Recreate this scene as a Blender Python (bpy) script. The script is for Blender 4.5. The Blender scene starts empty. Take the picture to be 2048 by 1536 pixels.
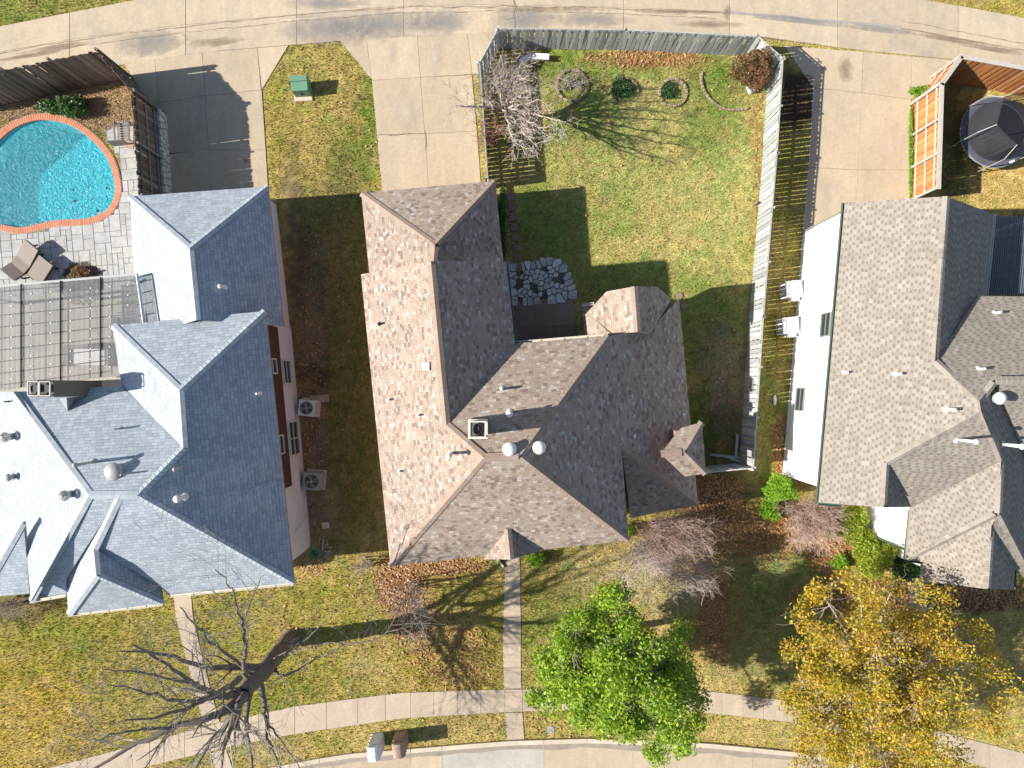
import bpy, math, random
import numpy as np
from mathutils import Vector, Matrix

# ------------------------------------------------------------------ camera, sky, sun
C = bpy.context.scene.collection
scene = bpy.context.scene
CAM_H = 35.0
cam_data = bpy.data.cameras.new('camera')
cam = bpy.data.objects.new('camera', cam_data)
C.objects.link(cam)
cam.location = (0, 0, CAM_H)
cam.rotation_euler = (0, 0, 0)
cam_data.sensor_width = 36.0
cam_data.lens = 36.0 * 1400.0 / 2048.0
cam_data.clip_start = 0.5
cam_data.clip_end = 2000.0
scene.camera = cam

SUN_EL = math.atan(0.675)
SUN_AZ = math.radians(7.2)
world = bpy.data.worlds.new('World')
scene.world = world
world.use_nodes = True
wn = world.node_tree
bg = wn.nodes.get('Background') or wn.nodes.new('ShaderNodeBackground')
sky = wn.nodes.new('ShaderNodeTexSky')
sky.sky_type = 'NISHITA'
sky.sun_disc = False
sky.sun_elevation = SUN_EL
sky.sun_rotation = math.radians(263)
sky.air_density = 1.0
sky.dust_density = 0.6
wn.links.new(sky.outputs[0], bg.inputs[0])
bg.inputs[1].default_value = 0.087
wo = wn.nodes.get('World Output') or wn.nodes.new('ShaderNodeOutputWorld')
wn.links.new(bg.outputs[0], wo.inputs[0])

sun_data = bpy.data.lights.new('sun', 'SUN')
sun_data.energy = 5.0
sun_data.angle = math.radians(0.55)
sun_data.color = (1.0, 0.94, 0.85)
sun = bpy.data.objects.new('sun', sun_data)
C.objects.link(sun)
sd = Vector((math.cos(SUN_AZ) * math.cos(SUN_EL), math.sin(SUN_AZ) * math.cos(SUN_EL), -math.sin(SUN_EL)))
sun.rotation_euler = sd.to_track_quat('-Z', 'Y').to_euler()
sun.location = (-30, -5, 30)

scene.view_settings.view_transform = 'Standard'
scene.view_settings.look = 'None'
scene.view_settings.exposure = 0.78
scene.view_settings.gamma = 1.0
scene.view_settings.use_curve_mapping = False

R = random.Random(7)
NR = np.random.default_rng(11)

# ------------------------------------------------------------------ helpers
def P(px, py, z=0.0):
    """survey point: the place on the plane at height z that lies at (px, py) of the plan"""
    k = (CAM_H - z) / CAM_H
    return Vector(((px - 1024.0) / 40.0 * k, (768.0 - py) / 40.0 * k, z))

def G(gx, gy, z=0.0):
    """ground plan coordinates (40 units per metre), straight up to height z"""
    return Vector(((gx - 1024.0) / 40.0, (768.0 - gy) / 40.0, z))

def tag(o, label=None, cat=None, group=None, kind=None):
    if label: o['label'] = label
    if cat: o['category'] = cat
    if group: o['group'] = group
    if kind: o['kind'] = kind
    return o

def empty(name, loc, label, cat, group=None):
    o = bpy.data.objects.new(name, None)
    o.empty_display_size = 0.3
    o.location = loc
    C.objects.link(o)
    return tag(o, label, cat, group)

def link(name, me, parent=None, loc=None):
    o = bpy.data.objects.new(name, me)
    C.objects.link(o)
    if parent: o.parent = parent
    if loc is not None: o.location = loc
    return o

def wloc(o):
    v = Vector((0, 0, 0))
    while o:
        v = v + o.location
        o = o.parent
    return v

class MB:
    def __init__(s):
        s.v = []; s.f = []; s.m = []
    def add(s, vs, fs, mi=0):
        b = len(s.v)
        s.v.extend([tuple(x) for x in vs])
        for f in fs:
            s.f.append(tuple(b + i for i in f)); s.m.append(mi)
        return s
    def box(s, c, size, rz=0.0, mi=0, taper=1.0):
        cx, cy, cz = c; sx, sy, sz = (size[0] / 2, size[1] / 2, size[2] / 2)
        ca, sa = math.cos(rz), math.sin(rz)
        vs = []
        for dz in (-1, 1):
            t = taper if dz > 0 else 1.0
            for dx, dy in ((-1, -1), (1, -1), (1, 1), (-1, 1)):
                x, y = dx * sx * t, dy * sy * t
                vs.append((cx + x * ca - y * sa, cy + x * sa + y * ca, cz + dz * sz))
        return s.add(vs, [(3, 2, 1, 0), (4, 5, 6, 7), (0, 1, 5, 4), (1, 2, 6, 5), (2, 3, 7, 6), (3, 0, 4, 7)], mi)
    def prism(s, pts, z0, z1, mi=0, bevel=0.0):
        n = len(pts)
        a = sum(pts[i][0] * pts[(i + 1) % n][1] - pts[(i + 1) % n][0] * pts[i][1] for i in range(n))
        if a < 0: pts = pts[::-1]
        rings = [[(p[0], p[1], z0) for p in pts]]
        if bevel > 0:
            cx = sum(p[0] for p in pts) / n; cy = sum(p[1] for p in pts) / n
            rings.append([(p[0], p[1], z1 - bevel) for p in pts])
            ring = []
            for p in pts:
                d = math.hypot(p[0] - cx, p[1] - cy) + 1e-6
                t = 1 - bevel * 1.3 / d
                ring.append((cx + (p[0] - cx) * t, cy + (p[1] - cy) * t, z1))
            rings.append(ring)
        else:
            rings.append([(p[0], p[1], z1) for p in pts])
        vs = [q for r in rings for q in r]
        fs = [tuple(range(n - 1, -1, -1)), tuple(range(n * (len(rings) - 1), n * len(rings)))]
        for k in range(len(rings) - 1):
            for i in range(n):
                j = (i + 1) % n
                fs.append((k * n + i, k * n + j, (k + 1) * n + j, (k + 1) * n + i))
        return s.add(vs, fs, mi)
    def tube(s, pts, rad, sides=6, mi=0, cap=True):
        pts = [Vector(p) for p in pts]
        n = len(pts)
        if not hasattr(rad, '__len__'): rad = [rad] * n
        ref = Vector((0, 0, 1)) if abs((pts[-1] - pts[0]).normalized().z) < 0.9 else Vector((1, 0, 0))
        b = len(s.v)
        for i in range(n):
            d = (pts[min(i + 1, n - 1)] - pts[max(i - 1, 0)])
            if d.length < 1e-7: d = Vector((0, 0, 1))
            d.normalize()
            u = d.cross(ref)
            if u.length < 1e-4: u = d.cross(Vector((0, 1, 0.1)))
            u.normalize(); w = d.cross(u)
            for k in range(sides):
                a = 2 * math.pi * k / sides
                q = pts[i] + (u * math.cos(a) + w * math.sin(a)) * rad[i]
                s.v.append((q.x, q.y, q.z))
        for i in range(n - 1):
            for k in range(sides):
                k2 = (k + 1) % sides
                s.f.append((b + i * sides + k, b + i * sides + k2, b + (i + 1) * sides + k2, b + (i + 1) * sides + k)); s.m.append(mi)
        if cap:
            s.f.append(tuple(b + k for k in range(sides - 1, -1, -1))); s.m.append(mi)
            s.f.append(tuple(b + (n - 1) * sides + k for k in range(sides))); s.m.append(mi)
        return s
    def cyl(s, c, r, h, sides=16, mi=0, r2=None):
        r2 = r if r2 is None else r2
        return s.tube([Vector(c), Vector(c) + Vector((0, 0, h))], [r, r2], sides, mi)
    def lathe(s, c, prof, sides=16, mi=0):
        b = len(s.v)
        for (r, z) in prof:
            for k in range(sides):
                a = 2 * math.pi * k / sides
                s.v.append((c[0] + r * math.cos(a), c[1] + r * math.sin(a), c[2] + z))
        for i in range(len(prof) - 1):
            for k in range(sides):
                k2 = (k + 1) % sides
                s.f.append((b + i * sides + k, b + i * sides + k2, b + (i + 1) * sides + k2, b + (i + 1) * sides + k)); s.m.append(mi)
        t = b + (len(prof) - 1) * sides
        s.f.append(tuple(t + k for k in range(sides))); s.m.append(mi)
        return s
    def build(s, name, mats, parent=None, smooth=False, origin=None):
        if not isinstance(mats, (list, tuple)): mats = [mats]
        if parent is not None:
            o0 = wloc(parent)
        elif origin is not None:
            o0 = Vector(origin)
        else:
            a = np.array(s.v); o0 = Vector(((a[:, 0].min() + a[:, 0].max()) / 2, (a[:, 1].min() + a[:, 1].max()) / 2, a[:, 2].min()))
        me = bpy.data.meshes.new(name)
        me.from_pydata([(x - o0.x, y - o0.y, z - o0.z) for x, y, z in s.v], [], s.f)
        for m in mats: me.materials.append(m)
        if len(mats) > 1: me.polygons.foreach_set('material_index', s.m)
        if smooth: me.polygons.foreach_set('use_smooth', [True] * len(me.polygons))
        me.update()
        return link(name, me, parent, None if parent is not None else o0)

def inside(px, py, poly):
    px = np.asarray(px, float); py = np.asarray(py, float)
    r = np.zeros(px.shape, bool)
    n = len(poly)
    for i in range(n):
        x1, y1 = poly[i][:2]; x2, y2 = poly[(i + 1) % n][:2]
        if y1 == y2: continue
        c = ((y1 > py) != (y2 > py)) & (px < (x2 - x1) * (py - y1) / (y2 - y1) + x1)
        r ^= c
    return r

def interp(curve, x):
    return float(np.interp(x, [c[0] for c in curve], [c[1] for c in curve]))

def smooth_pts(pts, n=6, closed=False):
    out = []; m = len(pts)
    rng = range(m) if closed else range(m - 1)
    for i in rng:
        if closed: p0, p1, p2, p3 = (Vector(pts[(i + k) % m]) for k in (-1, 0, 1, 2))
        else: p0, p1, p2, p3 = (Vector(pts[min(max(i + k, 0), m - 1)]) for k in (-1, 0, 1, 2))
        for j in range(n):
            t = j / n
            out.append(0.5 * ((2 * p1) + (p2 - p0) * t + (2 * p0 - 5 * p1 + 4 * p2 - p3) * t * t + (3 * p1 - p0 - 3 * p2 + p3) * t ** 3))
    if not closed: out.append(Vector(pts[-1]))
    return out

# ------------------------------------------------------------------ materials
def nt(name):
    m = bpy.data.materials.new(name); m.use_nodes = True
    t = m.node_tree
    b = t.nodes['Principled BSDF']
    return m, t, b

def N(t, kind, **kw):
    n = t.nodes.new(kind)
    for k, v in kw.items():
        if k.startswith('i_'): n.inputs[k[2:]].default_value = v
        else: setattr(n, k, v)
    return n

def math_n(t, op, a, b=None, c=None):
    n = t.nodes.new('ShaderNodeMath'); n.operation = op
    for i, x in enumerate((a, b, c)):
        if x is None: continue
        if isinstance(x, (int, float)): n.inputs[i].default_value = x
        else: t.links.new(x, n.inputs[i])
    return n.outputs[0]

def mixc(t, fac, a, b, mode='MIX'):
    n = t.nodes.new('ShaderNodeMix'); n.data_type = 'RGBA'; n.blend_type = mode
    for s, x in ((n.inputs[0], fac), (n.inputs[6], a), (n.inputs[7], b)):
        if isinstance(x, (int, float)): s.default_value = x
        elif isinstance(x, (tuple, list)): s.default_value = (*x[:3], 1)
        else: t.links.new(x, s)
    return n.outputs[2]

def ramp(t, fac, stops, interp_='LINEAR'):
    n = t.nodes.new('ShaderNodeValToRGB'); n.color_ramp.interpolation = interp_
    cr = n.color_ramp
    while len(cr.elements) < len(stops): cr.elements.new(0.5)
    for e, (p, c) in zip(cr.elements, stops):
        e.position = p
        e.color = (*c, 1) if len(c) == 3 else c
    t.links.new(fac, n.inputs[0])
    return n.outputs[0]

def pos(t):
    return t.nodes.new('ShaderNodeNewGeometry').outputs['Position']

def noise(t, scale, detail=4, rough=0.6, vec=None, stretch=None):
    n = N(t, 'ShaderNodeTexNoise'); n.inputs['Scale'].default_value = scale
    n.inputs['Detail'].default_value = detail; n.inputs['Roughness'].default_value = rough
    v = vec if vec is not None else pos(t)
    if stretch:
        mp = N(t, 'ShaderNodeMapping'); mp.inputs['Scale'].default_value = stretch
        t.links.new(v, mp.inputs[0]); v = mp.outputs[0]
    t.links.new(v, n.inputs['Vector'])
    return n.outputs['Fac']

def bump(t, b, h, strength=0.3, dist=0.02):
    n = N(t, 'ShaderNodeBump'); n.inputs['Strength'].default_value = strength; n.inputs['Distance'].default_value = dist
    t.links.new(h, n.inputs['Height']); t.links.new(n.outputs[0], b.inputs['Normal'])

def plain(name, col, rough=0.7, var=0.25, scale=3.0, fine=40.0, objvar=0.0, metal=0.0, bmp=0.15, spec=0.3, stretch=None):
    m, t, b = nt(name)
    n1 = noise(t, scale, 5, 0.65, stretch=stretch); n2 = noise(t, fine, 2, 0.5)
    lo = tuple(c * (1 - var) for c in col); hi = tuple(min(1, c * (1 + var)) for c in col)
    c = ramp(t, n1, [(0.3, lo), (0.7, hi)])
    c = mixc(t, 0.35, c, ramp(t, n2, [(0.3, tuple(x * (1 - var) for x in lo)), (0.7, hi)]))
    if objvar:
        oi = N(t, 'ShaderNodeObjectInfo')
        c = mixc(t, 1.0, c, ramp(t, oi.outputs['Random'], [(0, (1 - objvar,) * 3), (1, (1 + objvar * 0.6,) * 3)]), 'MULTIPLY')
    t.links.new(c, b.inputs['Base Color'])
    b.inputs['Roughness'].default_value = rough; b.inputs['Metallic'].default_value = metal
    b.inputs['Specular IOR Level'].default_value = spec
    if bmp: bump(t, b, n2, bmp, 0.01)
    return m

def pieces(name, cols, rough=0.8, fine=25.0, stretch=None, island=False, var=0.2, bmp=0.3):
    """material whose colour differs from piece to piece"""
    m, t, b = nt(name)
    if island: r = t.nodes.new('ShaderNodeNewGeometry').outputs['Random Per Island']
    else: r = N(t, 'ShaderNodeObjectInfo').outputs['Random']
    n = len(cols)
    c = ramp(t, r, [(i / max(1, n - 1), col) for i, col in enumerate(cols)])
    nz = noise(t, fine, 4, 0.7, stretch=stretch)
    c = mixc(t, 1.0, c, ramp(t, nz, [(0.3, (1 - var,) * 3), (0.7, (1 + var,) * 3)]), 'MULTIPLY')
    t.links.new(c, b.inputs['Base Color'])
    b.inputs['Roughness'].default_value = rough
    b.inputs['Specular IOR Level'].default_value = 0.25
    if bmp: bump(t, b, nz, bmp, 0.012)
    return m

def shingle(name, stops, w, h, joint=0.6, jf=0.5, notch=None, big=0.12, rough=0.9, spec=0.2):
    m, t, b = nt(name)
    uv = N(t, 'ShaderNodeUVMap'); uv.uv_map = 'UVMap'
    sx = N(t, 'ShaderNodeSeparateXYZ'); t.links.new(uv.outputs[0], sx.inputs[0])
    u, v = sx.outputs[0], sx.outputs[1]
    vr = math_n(t, 'DIVIDE', v, h); row = math_n(t, 'FLOOR', vr); fv = math_n(t, 'FRACT', vr)
    w1 = N(t, 'ShaderNodeTexWhiteNoise', noise_dimensions='1D'); t.links.new(row, w1.inputs['W'])
    uc = math_n(t, 'ADD', math_n(t, 'DIVIDE', u, w), math_n(t, 'MULTIPLY', w1.outputs['Value'], 7.3))
    # uneven tab widths
    wob = N(t, 'ShaderNodeTexNoise'); wob.noise_dimensions = '2D'; wob.inputs['Scale'].default_value = 1.3
    cb = N(t, 'ShaderNodeCombineXYZ'); t.links.new(uc, cb.inputs[0]); t.links.new(math_n(t, 'MULTIPLY', row, 3.7), cb.inputs[1])
    t.links.new(cb.outputs[0], wob.inputs['Vector'])
    uc = math_n(t, 'ADD', uc, math_n(t, 'MULTIPLY', wob.outputs['Fac'], 0.25))
    col = math_n(t, 'FLOOR', uc); fu = math_n(t, 'FRACT', uc)
    w2 = N(t, 'ShaderNodeTexWhiteNoise', noise_dimensions='2D')
    c2 = N(t, 'ShaderNodeCombineXYZ'); t.links.new(col, c2.inputs[0]); t.links.new(row, c2.inputs[1]); t.links.new(c2.outputs[0], w2.inputs['Vector'])
    c = ramp(t, w2.outputs['Value'], stops)
    e = math_n(t, 'LESS_THAN', fu, 0.07)
    e2 = math_n(t, 'LESS_THAN', fv, 0.14)  # shadow line at each course's lower edge, painted in along with the tab gaps
    joint_shade = math_n(t, 'MAXIMUM', e, e2)
    c = mixc(t, math_n(t, 'MULTIPLY', joint_shade, jf), c, mixc(t, 1.0, c, (joint,) * 3, 'MULTIPLY'))
    if notch:
        a1 = math_n(t, 'GREATER_THAN', fu, 0.6); a2 = math_n(t, 'GREATER_THAN', fv, 0.25)
        a3 = math_n(t, 'LESS_THAN', math_n(t, 'ABSOLUTE', math_n(t, 'SUBTRACT', fv, 0.5)), 0.3)
        c = mixc(t, math_n(t, 'MULTIPLY', math_n(t, 'MULTIPLY', a1, a3), notch[1]), c, notch[0])
    bn = noise(t, 0.7, 4, 0.65)
    c = mixc(t, 1.0, c, ramp(t, bn, [(0.25, (1 - big,) * 3), (0.75, (1 + big,) * 3)]), 'MULTIPLY')
    fn = noise(t, 60, 2, 0.5)
    c = mixc(t, 1.0, c, ramp(t, fn, [(0.3, (0.82,) * 3), (0.7, (1.18,) * 3)]), 'MULTIPLY')
    t.links.new(c, b.inputs['Base Color'])
    b.inputs['Roughness'].default_value = rough; b.inputs['Specular IOR Level'].default_value = spec
    hh = math_n(t, 'ADD', math_n(t, 'MULTIPLY', w2.outputs['Value'], 0.6), math_n(t, 'MULTIPLY', joint_shade, -0.8))
    bump(t, b, math_n(t, 'ADD', hh, math_n(t, 'MULTIPLY', fn, 0.3)), 0.35, 0.006)
    return m

def leaf_mat(name, cols, trans=0.35):
    m = bpy.data.materials.new(name); m.use_nodes = True; t = m.node_tree
    t.nodes.clear()
    out = t.nodes.new('ShaderNodeOutputMaterial')
    g = t.nodes.new('ShaderNodeNewGeometry')
    n = len(cols)
    pn = noise(t, 0.55, 3, 0.6); fc = math_n(t, 'ADD', math_n(t, 'MULTIPLY', g.outputs['Random Per Island'], 0.62), math_n(t, 'MULTIPLY', math_n(t, 'SUBTRACT', pn, 0.28), 0.85))
    c = ramp(t, fc, [(i / max(1, n - 1), col) for i, col in enumerate(cols)])
    d = t.nodes.new('ShaderNodeBsdfPrincipled'); d.inputs['Roughness'].default_value = 0.45; d.inputs['Specular IOR Level'].default_value = 0.35
    tr = t.nodes.new('ShaderNodeBsdfTranslucent')
    t.links.new(c, d.inputs['Base Color']); t.links.new(c, tr.inputs[0])
    mx = t.nodes.new('ShaderNodeMixShader'); mx.inputs[0].default_value = trans
    t.links.new(d.outputs[0], mx.inputs[1]); t.links.new(tr.outputs[0], mx.inputs[2]); t.links.new(mx.outputs[0], out.inputs[0])
    return m

def attr_mat(name, fine=30.0, var=0.35, rough=0.95, bmp=0.5):
    m, t, b = nt(name)
    a = N(t, 'ShaderNodeAttribute'); a.attribute_name = 'tone'
    n1 = noise(t, fine, 3, 0.7); n2 = noise(t, 6.0, 4, 0.7)
    c = mixc(t, 1.0, a.outputs['Color'], ramp(t, n1, [(0.3, (1 - var,) * 3), (0.7, (1 + var,) * 3)]), 'MULTIPLY')
    c = mixc(t, 1.0, c, ramp(t, n2, [(0.3, (1 - var * 0.6,) * 3), (0.7, (1 + var * 0.6,) * 3)]), 'MULTIPLY')
    t.links.new(c, b.inputs['Base Color']); b.inputs['Roughness'].default_value = rough
    b.inputs['Specular IOR Level'].default_value = 0.1
    if bmp: bump(t, b, n1, bmp, 0.03)
    return m

def concrete(name, col, stain=(0.28, 0.27, 0.26), sf=0.45, objvar=0.07):
    m, t, b = nt(name)
    n1 = noise(t, 0.45, 6, 0.65); n2 = noise(t, 70, 2, 0.6); n3 = noise(t, 1.2, 5, 0.7, stretch=(1.0, 0.35, 1.0)); n4 = noise(t, 6, 5, 0.7)
    c = ramp(t, n3, [(0.3, tuple(x * 0.88 for x in col)), (0.7, tuple(x * 1.08 for x in col))])
    c = mixc(t, math_n(t, 'MULTIPLY', ramp(t, n1, [(0.5, (0,) * 3), (0.72, (1,) * 3)]), sf), c, stain)
    c = mixc(t, 1.0, c, ramp(t, n2, [(0.3, (0.9,) * 3), (0.7, (1.1,) * 3)]), 'MULTIPLY')
    c = mixc(t, 1.0, c, ramp(t, n4, [(0.3, (0.9,) * 3), (0.7, (1.08,) * 3)]), 'MULTIPLY')
    oi = N(t, 'ShaderNodeObjectInfo')
    c = mixc(t, 1.0, c, ramp(t, oi.outputs['Random'], [(0, (1 - objvar,) * 3), (1, (1 + objvar,) * 3)]), 'MULTIPLY')
    t.links.new(c, b.inputs['Base Color']); b.inputs['Roughness'].default_value = 0.85; b.inputs['Specular IOR Level'].default_value = 0.25
    bump(t, b, n2, 0.25, 0.006)
    return m

M = {}
M['conc'] = concrete('tan_concrete', (0.48, 0.385, 0.27), sf=0.25)
M['conc_road'] = concrete('alley_concrete', (0.49, 0.40, 0.285), (0.28, 0.27, 0.255), 0.5)
M['conc_grey'] = concrete('grey_concrete', (0.47, 0.44, 0.38))
M['conc_walk'] = concrete('sidewalk_concrete', (0.47, 0.38, 0.28), sf=0.2)
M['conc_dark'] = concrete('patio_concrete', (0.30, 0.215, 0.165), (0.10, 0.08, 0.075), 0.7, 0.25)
M['curb'] = concrete('kerb_concrete', (0.55, 0.47, 0.36), sf=0.2)
M['stain'] = plain('damp_stain', (0.33, 0.31, 0.28), 0.8, 0.2, 1.5)
M['joint'] = plain('joint_filler', (0.20, 0.165, 0.12), 0.95, 0.35, 3)
M['ground'] = attr_mat('lawn_soil', 30, 0.35)
M['blade'] = attr_mat('grass_blade', 8, 0.15, 0.8, 0)
M['litter'] = leaf_mat('fallen_leaf', [(0.13, 0.06, 0.03), (0.36, 0.17, 0.07), (0.52, 0.24, 0.09), (0.56, 0.36, 0.20), (0.26, 0.12, 0.06)], 0.1)
M['mulch'] = pieces('mulch_chip', [(0.05, 0.03, 0.02), (0.14, 0.08, 0.05), (0.09, 0.05, 0.04), (0.22, 0.13, 0.09)], island=True)
M['roof_c'] = shingle('tan_brown_shingle', [(0.0, (0.20, 0.155, 0.135)), (0.12, (0.265, 0.195, 0.16)), (0.2, (0.31, 0.24, 0.19)), (0.5, (0.335, 0.27, 0.218)), (0.84, (0.355, 0.29, 0.238)), (0.92, (0.385, 0.335, 0.29)), (1.0, (0.45, 0.41, 0.37))], 0.175, 0.125, 0.55, 0.6)
M['roof_l'] = shingle('grey_shingle', [(0.0, (0.285, 0.325, 0.37)), (0.5, (0.34, 0.38, 0.425)), (1.0, (0.395, 0.435, 0.475))], 0.26, 0.15, 0.5, 0.7, big=0.08, rough=0.7, spec=0.4)
M['roof_r'] = shingle('taupe_shingle', [(0.0, (0.25, 0.22, 0.185)), (0.5, (0.29, 0.255, 0.215)), (1.0, (0.325, 0.29, 0.25))], 0.33, 0.145, 0.7, 0.3, notch=((0.155, 0.135, 0.115), 0.7), big=0.08)
M['cap_c'] = pieces('tan_ridge_cap', [(0.29, 0.215, 0.165), (0.34, 0.25, 0.185), (0.30, 0.23, 0.19), (0.36, 0.29, 0.235)], island=True)
M['cap_l'] = pieces('grey_ridge_cap', [(0.34, 0.385, 0.42), (0.44, 0.48, 0.51)], island=True)
M['cap_r'] = pieces('taupe_ridge_cap', [(0.22, 0.19, 0.165), (0.31, 0.275, 0.235), (0.26, 0.23, 0.20)], island=True)
M['white'] = plain('white_paint', (0.80, 0.80, 0.80), 0.6, 0.03, 1.0, 30, bmp=0.05)
M['stucco'] = plain('pale_pink_brick', (0.62, 0.62, 0.68), 0.85, 0.06, 1.5, 30)
M['brown'] = plain('brown_siding', (0.075, 0.04, 0.035), 0.7, 0.15, 2)
M['brick_w'] = plain('tan_house_brick', (0.35, 0.22, 0.16), 0.85, 0.2, 6)
M['gut_w'] = plain('cream_gutter', (0.62, 0.58, 0.48), 0.5, 0.06, 2)
M['gut_b'] = plain('slate_gutter', (0.20, 0.27, 0.30), 0.5, 0.1, 2)
M['gut_g'] = plain('green_gutter', (0.075, 0.12, 0.095), 0.4, 0.1, 2)
M['metal'] = plain('galvanised_metal', (0.40, 0.385, 0.365), 0.5, 0.15, 8, metal=0.1)
M['pvc'] = plain('white_pvc', (0.72, 0.72, 0.70), 0.5, 0.1, 8)
M['dark'] = plain('dark_metal', (0.03, 0.032, 0.036), 0.5, 0.2, 4)
M['glass'] = plain('window_glass', (0.03, 0.04, 0.045), 0.1, 0.2, 1, bmp=0, spec=0.6)
M['frame'] = plain('window_frame', (0.6, 0.6, 0.57), 0.5, 0.05, 2)
M['screen'] = plain('grey_screen', (0.22, 0.22, 0.21), 0.7, 0.1, 2)
M['pick_g'] = pieces('weathered_picket', [(0.26, 0.27, 0.26), (0.44, 0.455, 0.44), (0.34, 0.36, 0.35), (0.55, 0.565, 0.55), (0.29, 0.30, 0.28)], fine=9, stretch=(6, 6, 0.7), var=0.35)
M['pick_b'] = pieces('brown_picket', [(0.10, 0.07, 0.055), (0.22, 0.165, 0.125), (0.14, 0.10, 0.075), (0.28, 0.22, 0.17)], fine=9, stretch=(6, 6, 0.7), var=0.35)
M['pick_o'] = pieces('cedar_picket', [(0.42, 0.17, 0.05), (0.50, 0.23, 0.08), (0.36, 0.14, 0.045), (0.55, 0.29, 0.12)], fine=9, stretch=(6, 6, 0.7), var=0.3)
M['rail_w'] = pieces('pale_rail', [(0.42, 0.38, 0.33), (0.52, 0.47, 0.42)], fine=12)
M['rail_b'] = pieces('dark_rail', [(0.16, 0.14, 0.13), (0.26, 0.24, 0.23)], fine=12)
M['rail_g'] = pieces('grey_rail', [(0.30, 0.29, 0.27), (0.50, 0.50, 0.48)], fine=12)
M['cop'] = pieces('orange_coping_brick', [(0.52, 0.20, 0.12), (0.60, 0.26, 0.16), (0.56, 0.235, 0.15)], fine=20, var=0.15)
M['deck'] = pieces('grey_deck_stone', [(0.34, 0.33, 0.315), (0.43, 0.42, 0.405), (0.38, 0.38, 0.375), (0.44, 0.425, 0.395)], fine=2.5, var=0.18)
M['deckb'] = plain('deck_joint', (0.20, 0.19, 0.18), 0.9, 0.2, 5)
M['flag'] = pieces('pale_flagstone', [(0.50, 0.49, 0.46), (0.68, 0.67, 0.64), (0.40, 0.39, 0.36), (0.60, 0.58, 0.53)], fine=7, var=0.45)
M['limestone'] = pieces('white_limestone', [(0.55, 0.52, 0.46), (0.68, 0.66, 0.60), (0.60, 0.55, 0.47)], fine=8, var=0.3)
M['paver'] = pieces('brown_paver', [(0.20, 0.15, 0.12), (0.26, 0.19, 0.15)], fine=14)
M['edging'] = pieces('sandstone_edging', [(0.27, 0.20, 0.13), (0.36, 0.28, 0.19), (0.22, 0.17, 0.11)], fine=12, var=0.3)
M['bark'] = pieces('grey_bark', [(0.15, 0.13, 0.115), (0.21, 0.185, 0.165)], fine=14, var=0.5, bmp=0.8)
M['bark_l'] = pieces('pale_bark', [(0.38, 0.31, 0.27), (0.46, 0.39, 0.35)], fine=14, var=0.3)
M['bark_r'] = pieces('red_twig', [(0.33, 0.15, 0.12), (0.42, 0.22, 0.18)], fine=14, var=0.3)
M['twig_p'] = pieces('pinkish_twig', [(0.40, 0.28, 0.24), (0.52, 0.39, 0.34)], fine=14, var=0.3)
M['twig'] = pieces('grey_twig', [(0.26, 0.23, 0.20), (0.36, 0.32, 0.29)], fine=20, var=0.2, island=True)
M['leaf_g'] = leaf_mat('green_leaf', [(0.05, 0.11, 0.012), (0.14, 0.25, 0.018), (0.22, 0.36, 0.025), (0.32, 0.46, 0.035), (0.40, 0.50, 0.05), (0.48, 0.56, 0.10)])
M['leaf_y'] = leaf_mat('autumn_leaf', [(0.09, 0.13, 0.018), (0.22, 0.27, 0.025), (0.38, 0.35, 0.03), (0.50, 0.36, 0.035), (0.60, 0.43, 0.05), (0.54, 0.34, 0.035), (0.44, 0.20, 0.025), (0.28, 0.13, 0.025)])
M['leaf_h'] = leaf_mat('hedge_leaf', [(0.06, 0.14, 0.015), (0.16, 0.27, 0.02), (0.32, 0.38, 0.03), (0.42, 0.42, 0.05), (0.10, 0.20, 0.02)])
M['leaf_s'] = leaf_mat('bright_shrub_leaf', [(0.10, 0.24, 0.012), (0.20, 0.38, 0.02), (0.32, 0.50, 0.03)])
M['leaf_n'] = leaf_mat('reddish_shrub_leaf', [(0.12, 0.13, 0.04), (0.26, 0.13, 0.06), (0.10, 0.13, 0.03), (0.36, 0.10, 0.09), (0.30, 0.20, 0.10)])
M['leaf_d'] = leaf_mat('dark_plant_leaf', [(0.03, 0.08, 0.02), (0.07, 0.15, 0.035), (0.12, 0.21, 0.07)])
M['agave'] = plain('agave_leaf', (0.10, 0.19, 0.09), 0.6, 0.2, 4)
M['wicker'] = plain('taupe_wicker', (0.26, 0.22, 0.19), 0.8, 0.12, 5, 80)
M['wicker_d'] = plain('dark_wicker', (0.06, 0.05, 0.045), 0.8, 0.2, 5)
M['green_box'] = plain('green_cabinet_paint', (0.13, 0.27, 0.17), 0.5, 0.12, 3)
M['brick_pale'] = pieces('white_mailbox_brick', [(0.72, 0.72, 0.73), (0.80, 0.80, 0.82)], fine=12, var=0.08)
M['brick_tan'] = pieces('brown_mailbox_brick', [(0.30, 0.20, 0.14), (0.42, 0.30, 0.22), (0.24, 0.16, 0.12)], fine=12)
M['mortar'] = plain('mortar', (0.40, 0.37, 0.33), 0.95, 0.15, 8)
M['tramp'] = plain('black_trampoline_mat', (0.035, 0.036, 0.045), 0.7, 0.15, 4)
M['tramp_pad'] = plain('grey_trampoline_pad', (0.10, 0.10, 0.125), 0.6, 0.2, 4)
M['plaster'] = plain('pool_plaster_sparkle', (0.66, 0.95, 1.0), 0.8, 0.25, 8, 14, bmp=0.2)  # light and dark mottle in the colour stands in for sparkle on the water
M['chim'] = plain('taupe_chimney_siding', (0.13, 0.115, 0.095), 0.8, 0.1, 2)
M['rust'] = plain('wood_debris', (0.40, 0.30, 0.22), 0.85, 0.25, 6)

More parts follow.
